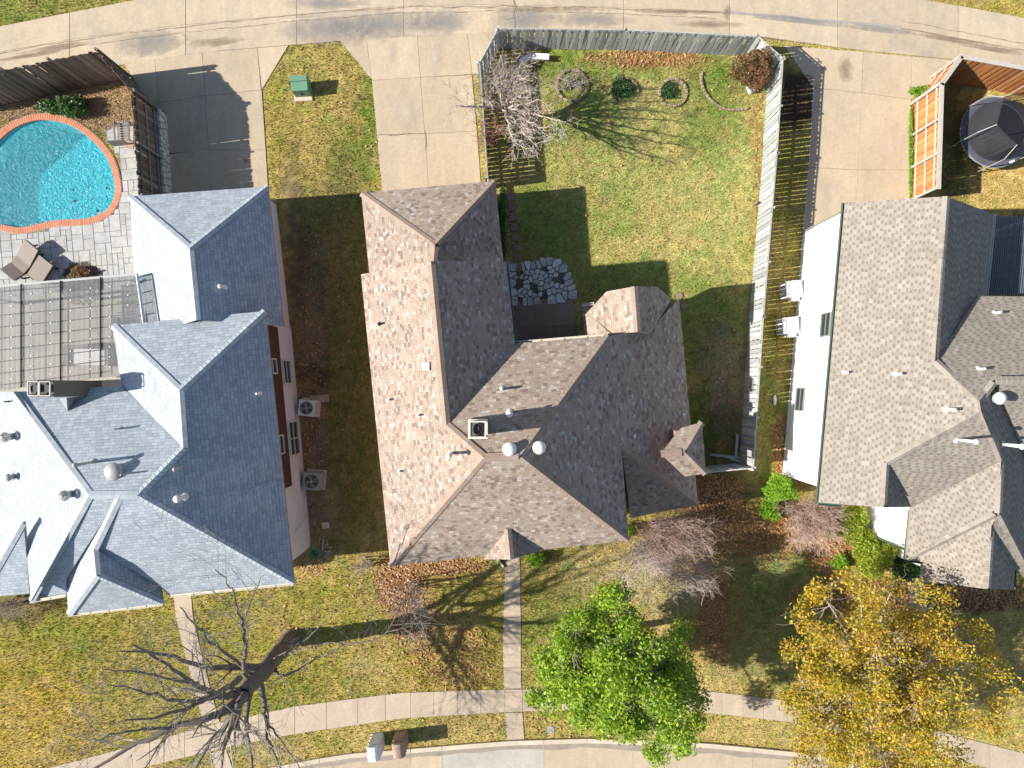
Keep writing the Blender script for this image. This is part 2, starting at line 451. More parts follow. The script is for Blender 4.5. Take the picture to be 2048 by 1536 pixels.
def see_through(name, col, fac, rough=0.3, var=0.15):
    m = bpy.data.materials.new(name); m.use_nodes = True; t = m.node_tree; t.nodes.clear()
    out = t.nodes.new('ShaderNodeOutputMaterial')
    tr = t.nodes.new('ShaderNodeBsdfTransparent'); tr.inputs[0].default_value = (0.95, 0.95, 0.95, 1)
    pr = t.nodes.new('ShaderNodeBsdfPrincipled'); pr.inputs['Roughness'].default_value = rough
    nz = noise(t, 1.5, 4, 0.6)
    t.links.new(ramp(t, nz, [(0.3, tuple(c * (1 - var) for c in col)), (0.7, tuple(c * (1 + var) for c in col))]), pr.inputs['Base Color'])
    mx = t.nodes.new('ShaderNodeMixShader'); mx.inputs[0].default_value = fac
    t.links.new(tr.outputs[0], mx.inputs[1]); t.links.new(pr.outputs[0], mx.inputs[2]); t.links.new(mx.outputs[0], out.inputs[0])
    return m
M['poly'] = see_through('smoked_polycarbonate', (0.19, 0.185, 0.185), 0.62, 0.25)
M['navy'] = see_through('dark_corrugated_panel', (0.05, 0.07, 0.10), 0.85)
M['mesh'] = see_through('black_netting', (0.05, 0.05, 0.06), 0.55, 0.8)

def water_mat():
    m = bpy.data.materials.new('pool_water'); m.use_nodes = True; t = m.node_tree; t.nodes.clear()
    out = t.nodes.new('ShaderNodeOutputMaterial')
    tr = t.nodes.new('ShaderNodeBsdfTransparent'); tr.inputs[0].default_value = (0.30, 0.93, 1.0, 1)
    gl = t.nodes.new('ShaderNodeBsdfGlossy'); gl.inputs['Roughness'].default_value = 0.2
    vo = N(t, 'ShaderNodeTexVoronoi'); vo.feature = 'SMOOTH_F1'; vo.inputs['Scale'].default_value = 6.5; wv = N(t, 'ShaderNodeVectorMath', operation='ADD'); nzv = N(t, 'ShaderNodeTexNoise'); nzv.inputs['Scale'].default_value = 2.5; t.links.new(pos(t), nzv.inputs['Vector']); t.links.new(pos(t), wv.inputs[0]); t.links.new(nzv.outputs['Color'], wv.inputs[1]); t.links.new(wv.outputs[0], vo.inputs['Vector'])
    n1 = math_n(t, 'ADD', vo.outputs['Distance'], math_n(t, 'MULTIPLY', noise(t, 14, 4, 0.7), 0.5)); bp = N(t, 'ShaderNodeBump'); bp.inputs['Strength'].default_value = 1.0; bp.inputs['Distance'].default_value = 0.07
    t.links.new(n1, bp.inputs['Height']); t.links.new(bp.outputs[0], gl.inputs['Normal'])
    df = t.nodes.new('ShaderNodeBsdfDiffuse'); df.inputs[0].default_value = (0.10, 0.72, 0.84, 1)
    t.links.new(bp.outputs[0], df.inputs['Normal'])
    m0 = t.nodes.new('ShaderNodeMixShader'); m0.inputs[0].default_value = 0.22
    t.links.new(tr.outputs[0], m0.inputs[1]); t.links.new(df.outputs[0], m0.inputs[2])
    fr = t.nodes.new('ShaderNodeFresnel'); fr.inputs[0].default_value = 1.33; t.links.new(bp.outputs[0], fr.inputs['Normal'])
    mx = t.nodes.new('ShaderNodeMixShader')
    t.links.new(fr.outputs[0], mx.inputs[0]); t.links.new(m0.outputs[0], mx.inputs[1]); t.links.new(gl.outputs[0], mx.inputs[2]); t.links.new(mx.outputs[0], out.inputs[0])
    return m
M['water'] = water_mat()

# ------------------------------------------------------------------ ground tones (albedo of the lawns, litter and soil)
def vnoise(x, y, seed=0, n=256):
    r = np.random.default_rng(seed).random((n, n))
    xi = np.floor(x).astype(int); yi = np.floor(y).astype(int)
    fx = x - xi; fy = y - yi
    fx = fx * fx * (3 - 2 * fx); fy = fy * fy * (3 - 2 * fy)
    a = r[xi % n, yi % n]; b = r[(xi + 1) % n, yi % n]; c = r[xi % n, (yi + 1) % n]; d = r[(xi + 1) % n, (yi + 1) % n]
    return (a * (1 - fx) + b * fx) * (1 - fy) + (c * (1 - fx) + d * fx) * fy

def fbm(x, y, s, seed=0):
    return (vnoise(x / s, y / s, seed) * 0.5 + vnoise(x / s * 2.1, y / s * 2.1, seed + 1) * 0.3 + vnoise(x / s * 4.3, y / s * 4.3, seed + 2) * 0.2)

OLIVE = (0.265, 0.212, 0.05); STRAW = (0.38, 0.28, 0.125); GREEN = (0.105, 0.165, 0.028); GOLD = (0.36, 0.235, 0.055)
BROWN = (0.12, 0.095, 0.045); LITT = (0.26, 0.135, 0.06); DIRT = (0.20, 0.145, 0.11); DARK = (0.055, 0.038, 0.028); LAWN = (0.31, 0.285, 0.115)
BLOBS = [
 # back lawn
 (1340, 330, 260, 300, LAWN, 1.0), (1130, 150, 60, 60, GREEN, 0.7), (1250, 130, 160, 30, GREEN, 0.5), (1440, 160, 60, 55, GREEN, 0.7), (1420, 220, 70, 80, GREEN, 0.4),
 (1240, 420, 60, 60, GREEN, 0.35), (1320, 430, 70, 90, STRAW, 0.35), (1430, 260, 50, 60, GREEN, 0.4), (1300, 120, 110, 22, LITT, 0.7), (1100, 450, 80, 90, GREEN, 0.6),
 (1250, 560, 100, 40, GREEN, 0.5), (1330, 290, 70, 60, STRAW, 0.3), (1160, 250, 60, 50, GREEN, 0.5),
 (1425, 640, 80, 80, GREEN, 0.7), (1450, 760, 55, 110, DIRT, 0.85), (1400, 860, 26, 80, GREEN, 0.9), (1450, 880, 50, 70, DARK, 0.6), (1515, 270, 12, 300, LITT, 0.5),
 # side strip
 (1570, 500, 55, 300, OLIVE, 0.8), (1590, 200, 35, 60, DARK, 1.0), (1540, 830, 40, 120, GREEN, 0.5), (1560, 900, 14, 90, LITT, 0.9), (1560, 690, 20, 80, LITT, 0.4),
 # strip between the drives
 (640, 240, 110, 160, (0.29, 0.215, 0.065), 0.9), (640, 200, 60, 90, STRAW, 0.4), (705, 330, 50, 60, GREEN, 0.75), (740, 200, 20, 90, GREEN, 0.7), (580, 140, 40, 40, GREEN, 0.3),
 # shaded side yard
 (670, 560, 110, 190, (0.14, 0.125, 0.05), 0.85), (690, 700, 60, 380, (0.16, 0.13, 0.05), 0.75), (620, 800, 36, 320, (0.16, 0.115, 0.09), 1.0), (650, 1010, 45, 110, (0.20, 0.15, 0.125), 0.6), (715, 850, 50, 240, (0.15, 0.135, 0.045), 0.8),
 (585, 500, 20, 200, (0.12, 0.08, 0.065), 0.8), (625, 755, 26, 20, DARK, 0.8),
 # front lawns
 (200, 1350, 320, 170, OLIVE, 0.9), (60, 1430, 120, 140, GOLD, 1.0), (120, 1300, 100, 60, GREEN, 0.3), (560, 1300, 190, 150, OLIVE, 0.9), (560, 1420, 90, 60, GREEN, 0.35), (650, 1170, 60, 50, OLIVE, 0.8),
 (630, 1125, 45, 40, STRAW, 0.7), (30, 1215, 110, 30, BROWN, 0.9), (450, 1250, 60, 60, GREEN, 0.25),
 (800, 1170, 60, 60, LITT, 0.95), (850, 1135, 90, 22, LITT, 0.9), (830, 1230, 60, 60, LITT, 0.5), (900, 1330, 110, 90, GOLD, 0.5), (930, 1180, 60, 40, OLIVE, 0.6), (985, 1290, 30, 80, OLIVE, 0.7),
 (1120, 1220, 70, 120, (0.20, 0.19, 0.06), 0.7), (1100, 1300, 50, 80, GREEN, 0.35), (1240, 1150, 110, 60, (0.34, 0.28, 0.15), 0.8), (1330, 1170, 90, 60, (0.32, 0.25, 0.16), 0.8), (1440, 1370, 60, 60, STRAW, 0.7),
 (1470, 1050, 90, 40, LITT, 0.8), (1480, 1120, 80, 50, (0.28, 0.22, 0.12), 0.5), (1420, 985, 70, 40, (0.14, 0.06, 0.035), 0.95), (1530, 1085, 80, 40, LITT, 0.7), (1655, 1100, 50, 50, LITT, 0.8), (1440, 1230, 45, 90, LITT, 0.7),
 (1560, 1200, 80, 120, (0.17, 0.19, 0.075), 0.9), (1640, 1190, 60, 60, (0.20, 0.20, 0.08), 0.7), (1500, 1330, 90, 40, (0.22, 0.20, 0.09), 0.7), (1600, 1050, 90, 50, LITT, 0.6), (1800, 1190, 190, 30, (0.17, 0.075, 0.045), 0.95), (1960, 1330, 110, 110, STRAW, 0.6), (1960, 1200, 100, 20, (0.13, 0.06, 0.04), 0.9),
 (900, 1460, 330, 26, STRAW, 0.6), (1480, 1460, 160, 26, STRAW, 0.6), (1100, 1450, 70, 20, OLIVE, 0.5),
 # far corners
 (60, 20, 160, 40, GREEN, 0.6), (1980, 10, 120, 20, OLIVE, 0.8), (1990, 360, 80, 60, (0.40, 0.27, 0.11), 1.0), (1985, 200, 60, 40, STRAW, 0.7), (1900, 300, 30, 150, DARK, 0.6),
 # pool garden
 (120, 210, 170, 40, (0.30, 0.19, 0.12), 1.0), (240, 175, 40, 40, (0.42, 0.28, 0.12), 1.0), (165, 245, 50, 25, (0.20, 0.13, 0.09), 0.8),
]
def tone(gx, gy):
    gx = np.asarray(gx, float); gy = np.asarray(gy, float)
    w0 = fbm(gx + 3000, gy + 3000, 60, 3)[:, None]
    col = np.array(OLIVE)[None] * (1 - w0) + np.array(STRAW)[None] * w0
    wx = gx + (fbm(gx + 2000, gy + 2000, 22, 31) - 0.5) * 60; wy = gy + (fbm(gx + 5000, gy + 2000, 22, 41) - 0.5) * 60
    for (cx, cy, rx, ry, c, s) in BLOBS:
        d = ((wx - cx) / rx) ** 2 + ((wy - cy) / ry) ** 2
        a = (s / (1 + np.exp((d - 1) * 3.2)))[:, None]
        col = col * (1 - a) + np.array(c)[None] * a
    n = fbm(gx + 3000, gy + 3000, 26, 7)[:, None]
    n2 = fbm(gx + 3000, gy + 3000, 9, 17)[:, None]
    lum = col.mean(axis=1)[:, None]
    straw = lum * np.array([1.55, 1.1, 0.5])[None] * 1.15
    green = col * np.array([0.62, 0.95, 0.6])[None]
    t = np.clip((n - 0.46) * 3.6, -0.8, 1)
    col = np.where(t > 0, col * (1 - t * 0.55) + straw * t * 0.55, col * (1 + t * 0.6) - green * t * 0.6)
    col *= (0.66 + 0.82 * n2) * np.array([1.08, 1.14, 1.0])[None]
    # the darker mown seam between two front gardens
    return np.clip(col, 0.01, 0.9)

# ------------------------------------------------------------------ plan outlines used for the ground
POOL = [(-70, 350), (-20, 300), (20, 262), (60, 243), (100, 240), (145, 252), (185, 280), (215, 315), (229, 355), (231, 390), (215, 420), (183, 436), (150, 440), (110, 442), (75, 450), (40, 456), (0, 450), (-70, 446)]
pool_s = [(v.x, v.y) for v in smooth_pts([(a, b, 0) for a, b in POOL], 8, True)]
def offset_poly(poly, d):
    n = len(poly); out = []
    a = sum(poly[i][0] * poly[(i + 1) % n][1] - poly[(i + 1) % n][0] * poly[i][1] for i in range(n))
    sgn = 1 if a > 0 else -1
    for i in range(n):
        p, q = poly[i - 1], poly[(i + 1) % n]
        dx, dy = q[0] - p[0], q[1] - p[1]; l = math.hypot(dx, dy) + 1e-9
        out.append((poly[i][0] + sgn * dy / l * d, poly[i][1] - sgn * dx / l * d))
    return out
pool_mid = offset_poly(pool_s, 6); pool_out = offset_poly(pool_s, 12)

ROAD_T = [(-200, 100), (-60, 68), (0, 53), (190, 16), (400, -25), (700, -60), (1100, -75), (1500, -55), (1850, 0), (2048, 36), (2250, 75)]
ROAD_M = [(-200, 140), (0, 105), (150, 78), (370, 50), (590, 30), (800, 12), (1000, 10), (1240, 15), (1455, 25), (1800, 55), (2048, 100), (2250, 140)]
ROAD_B = [(-200, 180), (0, 152), (190, 139), (260, 128), (405, 105), (575, 91), (800, 73), (1000, 65), (1250, 61), (1500, 70), (1700, 99), (1925, 121), (2048, 142), (2250, 175)]
WALK_T = [(-200, 1590), (60, 1545), (120, 1530), (440, 1445), (590, 1412), (800, 1385), (1010, 1378), (1100, 1378), (1400, 1380), (1600, 1403), (1800, 1442), (2048, 1506), (2250, 1560)]
WALK_B = [(-200, 1650), (180, 1560), (460, 1493), (600, 1466), (800, 1437), (1010, 1424), (1100, 1421), (1400, 1424), (1600, 1446), (1800, 1487), (2048, 1556), (2250, 1610)]
KERB_T = [(-200, 1700), (430, 1556), (560, 1528), (690, 1506), (1010, 1480), (1170, 1475), (1400, 1483), (1640, 1507), (1800, 1540), (2250, 1660)]

CONC_POLYS = []        # everything the grass must stay off

# ------------------------------------------------------------------ paving
def slab(parent, pts, mat, z=0.035, name='slab', gap=0.35, bevel=0.008, reg=True):
    """pts in plan units; shrunk by the joint gap"""
    n = len(pts); cx = sum(p[0] for p in pts) / n; cy = sum(p[1] for p in pts) / n
    q = []
    for p in pts:
        dx, dy = p[0] - cx, p[1] - cy; l = math.hypot(dx, dy)
        q.append((cx + dx * (1 - gap / l * 1.2), cy + dy * (1 - gap / l * 1.2)))
    mb = MB(); mb.prism([tuple(G(*p)[:2]) for p in q], -0.06, z, bevel=bevel)
    o = mb.build(name, mat, parent)
    if reg: CONC_POLYS.append([tuple(p) for p in pts])
    return o

def root(name, kind='structure', label=None, cat=None, bed=None, bedmat=None):
    """a mesh bed under a run of slabs"""
    mb = MB()
    for poly in bed: mb.prism([tuple(G(*p)[:2]) for p in poly], -0.08, 0.018)
    o = mb.build(name, bedmat or M['joint'], origin=(0, 0, 0))
    if kind: o['kind'] = kind
    return tag(o, label, cat)

def strip(name, top, bot, xs, mat, mid=None, alt=None, z=0.035):
    bed = []
    for a, b in zip(xs[:-1], xs[1:]):
        bed.append([(a, interp(top, a)), (b, interp(top, b)), (b, interp(bot, b)), (a, interp(bot, a))])
    # merge the bed into one strip
    tp = [(x, interp(top, x)) for x in xs]; bt = [(x, interp(bot, x)) for x in xs]
    bed = []
    for i in range(len(xs) - 1):
        bed.append([tp[i], tp[i + 1], bt[i + 1], bt[i]])
    mb = MB()
    vs = []; fs = []
    for i in range(len(xs)):
        vs += [tuple(G(*tp[i], 0.018)), tuple(G(*bt[i], 0.018))]
    for i in range(len(xs) - 1): fs.append((2 * i + 1, 2 * i + 3, 2 * i + 2, 2 * i))
    mb.add(vs, fs)
    r = mb.build(name, M['joint'], origin=(0, 0, 0)); r['kind'] = 'structure'
    for i, (a, b) in enumerate(zip(xs[:-1], xs[1:])):
        m2 = (alt or {}).get(i, mat)
        sk = 0.04 * 50 if mid else 0
        sub = np.linspace(a, b, 4)
        def edge(cv, rev=False):
            e = [(x, interp(cv, x)) for x in sub]
            return e[::-1] if rev else e
        if mid:
            slab(r, edge(top) + edge(mid, True), m2, z)
            slab(r, edge(mid) + edge(bot, True), m2, z)
        else:
            slab(r, edge(top) + edge(bot, True), m2, z)
    return r

strip('alley_road', ROAD_T, ROAD_B, [-190, -60, 140, 372, 594, 808, 1030, 1247, 1459, 1675, 1918, 2150, 2240], M['conc_road'], ROAD_M)
strip('sidewalk', WALK_T, WALK_B, [-180, -60, 60, 175, 300, 370, 430, 452, 518, 590, 653, 716, 771, 821, 868, 915, 962, 1010, 1045, 1086, 1130, 1175, 1220, 1265, 1310, 1355, 1400, 1444, 1486, 1527, 1568, 1610, 1655, 1700, 1745, 1790, 1835, 1880, 1925, 1980, 2040, 2100, 2200], M['conc_walk'])
# street and kerb
KERB_B = [(x, y + 9) for x, y in KERB_T]
ST_B = [(x, 1720) for x, _ in KERB_T]
strip('street', KERB_B, [(-200, 1900), (2250, 1900)], [-150, 200, 640, 822, 885, 1088, 1174, 1266, 1505, 1760, 2200], M['conc'], None, {4: M['conc_grey']}, z=0.02)
kr = strip('kerb', KERB_T, KERB_B, [-150, 200, 640, 822, 885, 1088, 1174, 1266, 1505, 1760, 2200], M['curb'], z=0.13)

def panel_area(name, polys, mat, z=0.03):
    r = root(name, bed=polys)
    for p in polys: slab(r, p, mat, z)
    return r
panel_area('driveway', [
  [(250, 129), (310, 119), (318, 206), (296, 206)], [(310, 119), (405, 105), (411, 192), (318, 206)], [(405, 105), (515, 96), (523, 180), (411, 192)], [(515, 96), (577, 91), (524, 180)],
  [(296, 206), (318, 206), (411, 192), (418, 300), (318, 312), (300, 310)], [(411, 192), (524, 180), (532, 300), (418, 300)], [(300, 310), (418, 300), (424, 430), (300, 430)], [(418, 300), (532, 300), (540, 430), (424, 430)]], M['conc'])
panel_area('driveway', [
  [(680, 81), (733, 77), (744, 160)], [(733, 77), (835, 71), (841, 155), (744, 161)], [(835, 71), (935, 66), (945, 149), (841, 155)], [(935, 66), (1004, 64), (962, 150), (945, 149)],
  [(744, 161), (841, 155), (850, 268), (754, 270)], [(841, 155), (944, 150), (954, 262), (850, 268)], [(754, 270), (850, 268), (860, 420), (768, 420)], [(850, 268), (954, 262), (966, 420), (860, 420)]], M['conc'])
panel_area('driveway', [
  [(1568, 92), (1727, 104), (1723, 186), (1626, 176)], [(1727, 104), (1824, 113), (1822, 199), (1723, 186)], [(1824, 113), (1925, 122), (1870, 160), (1822, 199)],
  [(1626, 176), (1723, 186), (1716, 340), (1616, 335)], [(1723, 186), (1822, 199), (1822, 340), (1716, 340)], [(1616, 335), (1716, 340), (1708, 480), (1603, 480)], [(1716, 340), (1822, 340), (1815, 480), (1708, 480)]], M['conc'])
panel_area('walkway', [
  [(1013, 1060), (1036, 1060), (1041, 1145), (1010, 1145)], [(1010, 1145), (1041, 1145), (1041, 1195), (1008, 1195)], [(1008, 1195), (1041, 1195), (1042, 1240), (1007, 1240)], [(1007, 1240), (1042, 1240), (1042, 1287), (1006, 1287)],
  [(1006, 1287), (1042, 1287), (1042, 1335), (1007, 1335)], [(1007, 1335), (1042, 1335), (1043, 1377), (1009, 1377)], [(1011, 1425), (1045, 1425), (1049, 1478), (1014, 1480)]], M['conc_walk'])
panel_area('walkway', [
  [(340, 1100), (376, 1100), (386, 1232), (352, 1236)], [(352, 1236), (386, 1232), (404, 1310), (372, 1316)], [(372, 1316), (404, 1310), (422, 1380), (392, 1390)], [(392, 1390), (422, 1380), (440, 1444), (408, 1452)],
  [(420, 1506), (452, 1497), (470, 1548), (440, 1556)]], M['conc_walk'])
panel_area('walkway', [
  [(1812, 1130), (1850, 1130), (1854, 1215), (1818, 1215)], [(1818, 1215), (1854, 1215), (1852, 1300), (1816, 1300)], [(1816, 1300), (1852, 1300), (1850, 1380), (1812, 1380)], [(1812, 1380), (1850, 1380), (1850, 1452), (1812, 1443)],
  [(1820, 1494), (1856, 1503), (1862, 1552), (1824, 1543)]], M['conc_walk'])

# irregular stains on the alley (thin sheets of silt and patching)
def stain(cx, cy, rx, ry, rot, mat, name='stain', seed=0, z=0.0385):
    r = random.Random(seed); pts = []
    for k in range(26):
        a = 2 * math.pi * k / 26
        q = 1 + r.uniform(-0.22, 0.22)
        x, y = rx * q * math.cos(a), ry * q * math.sin(a)
        pts.append((cx + x * math.cos(rot) - y * math.sin(rot), cy + x * math.sin(rot) + y * math.cos(rot)))
    mb = MB(); mb.add([tuple(G(p[0], p[1], z)) for p in pts], [tuple(range(len(pts) - 1, -1, -1))])
    o = mb.build(name, mat); o['kind'] = 'structure'
    return o
def sheet_mat(name, col, fac):
    m = bpy.data.materials.new(name); m.use_nodes = True; t = m.node_tree; t.nodes.clear()
    out = t.nodes.new('ShaderNodeOutputMaterial'); tr = t.nodes.new('ShaderNodeBsdfTransparent'); df = t.nodes.new('ShaderNodeBsdfDiffuse'); df.inputs[0].default_value = (*col, 1)
    # soft outline: fades with the distance from the middle, in the sheet's own coordinates
    tc = t.nodes.new('ShaderNodeTexCoord'); sb = N(t, 'ShaderNodeVectorMath', operation='SUBTRACT'); t.links.new(tc.outputs['Generated'], sb.inputs[0]); sb.inputs[1].default_value = (0.5, 0.5, 0)
    mu = N(t, 'ShaderNodeVectorMath', operation='MULTIPLY'); t.links.new(sb.outputs[0], mu.inputs[0]); mu.inputs[1].default_value = (1, 1, 0)
    ln = N(t, 'ShaderNodeVectorMath', operation='LENGTH'); t.links.new(mu.outputs[0], ln.inputs[0])
    nz = noise(t, 2.2, 6, 0.7)
    d = math_n(t, 'ADD', ln.outputs['Value'], math_n(t, 'MULTIPLY', math_n(t, 'SUBTRACT', nz, 0.5), 0.7))
    a = ramp(t, d, [(0.0, (fac,) * 3), (0.45, (0,) * 3)])
    mx = t.nodes.new('ShaderNodeMixShader'); t.links.new(a, mx.inputs[0]); t.links.new(tr.outputs[0], mx.inputs[1]); t.links.new(df.outputs[0], mx.inputs[2]); t.links.new(mx.outputs[0], out.inputs[0])
    return m
M['silt'] = sheet_mat('grey_silt', (0.27, 0.27, 0.27), 0.6)
M['silt_b'] = sheet_mat('brown_silt', (0.27, 0.20, 0.14), 0.6)
M['silt_p'] = sheet_mat('pale_scrub', (0.62, 0.53, 0.42), 0.6)
zz = 0.0385
for i, (a, b, c, d, rt, mt) in enumerate([(300, 88, 90, 26, -0.2, 'silt'), (430, 85, 70, 9, -0.15, 'silt_b'), (660, 58, 110, 40, -0.08, 'silt'), (770, 48, 110, 38, -0.08, 'silt'), (880, 42, 80, 32, 0, 'silt'), (1040, 40, 80, 30, 0, 'silt'),
    (1180, 40, 90, 18, 0, 'silt'), (1100, 20, 160, 6, 0.02, 'silt_b'), (1350, 24, 120, 6, 0.04, 'silt_b'), (120, 95, 120, 5, -0.17, 'silt_b'), (60, 112, 90, 4, -0.17, 'silt_b'), (1600, 42, 150, 6, 0.12, 'silt'), (1760, 60, 100, 6, 0.14, 'silt'),
    (1900, 80, 120, 5, 0.17, 'silt_b'), (1990, 100, 110, 5, 0.17, 'silt_b'), (650, 8, 100, 14, -0.05, 'silt'), (700, 28, 110, 5, -0.08, 'silt_p'), (1453, 28, 8, 18, 0.1, 'silt_b'), (1690, 140, 16, 34, -0.3, 'silt_b'), (780, 105, 14, 28, 0, 'silt_p'), (870, 120, 16, 40, 0.15, 'silt_p'),
    (1420, 50, 80, 8, 0.02, 'silt_b'), (492, 320, 8, 8, 0, 'silt_b'), (1640, 400, 20, 60, 0.1, 'silt_p'), (1780, 300, 30, 90, 0.1, 'silt_p'), (810, 220, 36, 50, 0, 'silt_p')]):
    zz += 0.0012
    stain(a, b, c, d, rt, M[mt], 'stain', i, zz)
def ribbon(name, curve, x0, x1, off, wmin, wmax, mat, seed, z=0.0384, jit=2.0):
    r = random.Random(seed); vs = []; fs = []; x = x0; o = off; k = 0
    while x < x1:
        o = off + (o - off) * .75 + r.uniform(-jit, jit) * .6; w = r.uniform(wmin, wmax); y = interp(curve, x) + o
        vs += [tuple(G(x, y - w, z)), tuple(G(x, y + w, z))]; x += 9; k += 1
    fs = [(2 * i + 1, 2 * i + 3, 2 * i + 2, 2 * i) for i in range(k - 1)]
    mb = MB(); mb.add(vs, fs); o_ = mb.build(name, mat); o_['kind'] = 'structure'
mdk = plain('seam_dirt', (0.25, 0.19, 0.13), .9, .4, 3); mpl = plain('pale_seam_grit', (0.56, 0.47, 0.35), .9, .2, 3); mgy = plain('grey_seam_patch', (0.33, 0.31, 0.28), .9, .25, 3)
ribbon('road_seam', ROAD_M, -60, 1460, 3, .3, 1.3, mdk, 1, .0384); ribbon('road_seam', ROAD_M, 560, 1420, 9, .5, 2.6, mpl, 2, .0392); ribbon('road_seam', ROAD_M, 560, 1440, 13, .2, .9, mdk, 3, .0388)
ribbon('road_seam', ROAD_M, -60, 560, 16, .2, 1.2, mdk, 4, .0396); ribbon('road_seam', ROAD_M, 1450, 1810, 0, 2.0, 3.6, mgy, 5, .0394, .6); ribbon('road_seam', ROAD_M, 1800, 2100, 2, .4, 1.3, mdk, 6, .0386); ribbon('road_seam', ROAD_M, 1800, 2100, -12, .3, 1.0, mdk, 7, .039)
def crack(pts, w, mat, z=.0402):
    sp = smooth_pts([(x, y, 0) for x, y in pts], 4); r = random.Random(len(pts)); vs = []
    for p in sp: vs += [tuple(G(p.x - w * r.uniform(.3, 1), p.y + r.uniform(-1, 1), z)), tuple(G(p.x + w * r.uniform(.3, 1), p.y + r.uniform(-1, 1), z))]
    mb = MB(); mb.add(vs, [(2 * i + 1, 2 * i + 3, 2 * i + 2, 2 * i) for i in range(len(sp) - 1)]); o_ = mb.build('crack', mat); o_['kind'] = 'structure'
mck = plain('crack_dark', (0.07, 0.055, 0.045), .95, .3, 4)
crack([(1026, 0), (1032, 14), (1027, 30), (1031, 44), (1030, 58)], .7, mck); crack([(1008, 38), (1018, 40), (1030, 37), (1044, 44), (1052, 39)], .5, mck, .041); crack([(1030, 12), (1042, 24), (1050, 38)], .4, mck, .0414)
crack([(757, 269), (790, 271), (820, 267), (848, 268)], .4, mck, .041); crack([(850, 262), (853, 285), (851, 300)], .9, mdk, .0406)
# gutter grime along the kerb
GR_T = KERB_B; GR_B = [(x, y + 12) for x, y in KERB_B]
xs = list(range(600, 1760, 40)); vs = []; fs = []
for x in xs: vs += [tuple(G(x, interp(GR_T, x), 0.026)), tuple(G(x, interp(GR_B, x) + R.uniform(-3, 3), 0.026))]
for i in range(len(xs) - 1): fs.append((2 * i + 1, 2 * i + 3, 2 * i + 2, 2 * i))
mb = MB(); mb.add(vs, fs); o = mb.build('gutter_grime', plain('gutter_silt', (0.30, 0.26, 0.21), 0.9, 0.25, 2)); o['kind'] = 'structure'

# ------------------------------------------------------------------ the ground sheet
def build_ground():
    step = 6.0
    gx = np.arange(-220, 2270, step); gy = np.arange(-200, 1740, step)
    X, Y = np.meshgrid(gx, gy)
    nx, ny = len(gx), len(gy)
    xf, yf = X.ravel(), Y.ravel()
    z = (fbm(xf + 3000, yf + 3000, 30, 5) - 0.5) * 0.03 - 0.005
    verts = np.stack([(xf - 1024) / 40, (768 - yf) / 40, z], 1)
    i = np.arange(nx * ny).reshape(ny, nx)
    a = i[:-1, :-1].ravel(); b = i[:-1, 1:].ravel(); c = i[1:, 1:].ravel(); d = i[1:, :-1].ravel()
    cx = (xf[a] + xf[c]) / 2; cy = (yf[a] + yf[c]) / 2
    keep = ~inside(cx, cy, pool_mid)
    faces = np.stack([d, c, b, a], 1)[keep]
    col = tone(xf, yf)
    # outer skirt to the horizon
    v = [tuple(p) for p in verts]; f = [tuple(int(q) for q in r) for r in faces]
    x0, x1, y0, y1 = verts[:, 0].min(), verts[:, 0].max(), verts[:, 1].min(), verts[:, 1].max()
    base = len(v); B = 900
    v += [(x0 + .1, y0 + .1, -0.03), (x1 - .1, y0 + .1, -0.03), (x1 - .1, y1 - .1, -0.03), (x0 + .1, y1 - .1, -0.03), (-B, -B, -0.03), (B, -B, -0.03), (B, B, -0.03), (-B, B, -0.03)]
    for k in range(4):
        k2 = (k + 1) % 4
        f.append((base + 4 + k, base + 4 + k2, base + k2, base + k))
    me = bpy.data.meshes.new('lawn_ground'); me.from_pydata(v, [], f)
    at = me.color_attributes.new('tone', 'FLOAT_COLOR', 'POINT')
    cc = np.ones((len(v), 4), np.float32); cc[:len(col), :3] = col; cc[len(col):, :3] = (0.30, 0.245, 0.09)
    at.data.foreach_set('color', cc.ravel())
    me.materials.append(M['ground']); me.polygons.foreach_set('use_smooth', [True] * len(me.polygons)); me.update()
    o = link('ground', me); o['kind'] = 'structure'
build_ground()

# ------------------------------------------------------------------ roofs
TILT_C = None
ROOFS = []     # (polygon px, plane) for looking up heights
def fit(pts):
    A = np.array([(p[0], p[1], 1.0) for p in pts]); b = np.array([p[2] for p in pts])
    return np.linalg.lstsq(A, b, rcond=None)[0]
def on_plane(px, py, pl):
    X, Y = (px - 1024) / 40, (768 - py) / 40
    z = (pl[0] * X + pl[1] * Y + pl[2]) / (1 + (pl[0] * X + pl[1] * Y) / CAM_H)
    return P(px, py, float(z))
def roof_z(px, py):
    best = 0
    for poly, pl in ROOFS:
        if inside(np.array([px]), np.array([py]), poly)[0]:
            best = max(best, on_plane(px, py, pl).z)
    return best

def clip(poly, v0, above):
    out = []; n = len(poly)
    for i in range(n):
        a, b = poly[i], poly[(i + 1) % n]
        ia = (a[1] >= v0) if above else (a[1] <= v0); ib = (b[1] >= v0) if above else (b[1] <= v0)
        if ia: out.append(a)
        if ia != ib:
            t = (v0 - a[1]) / (b[1] - a[1]); out.append((a[0] + (b[0] - a[0]) * t, v0))
    return out

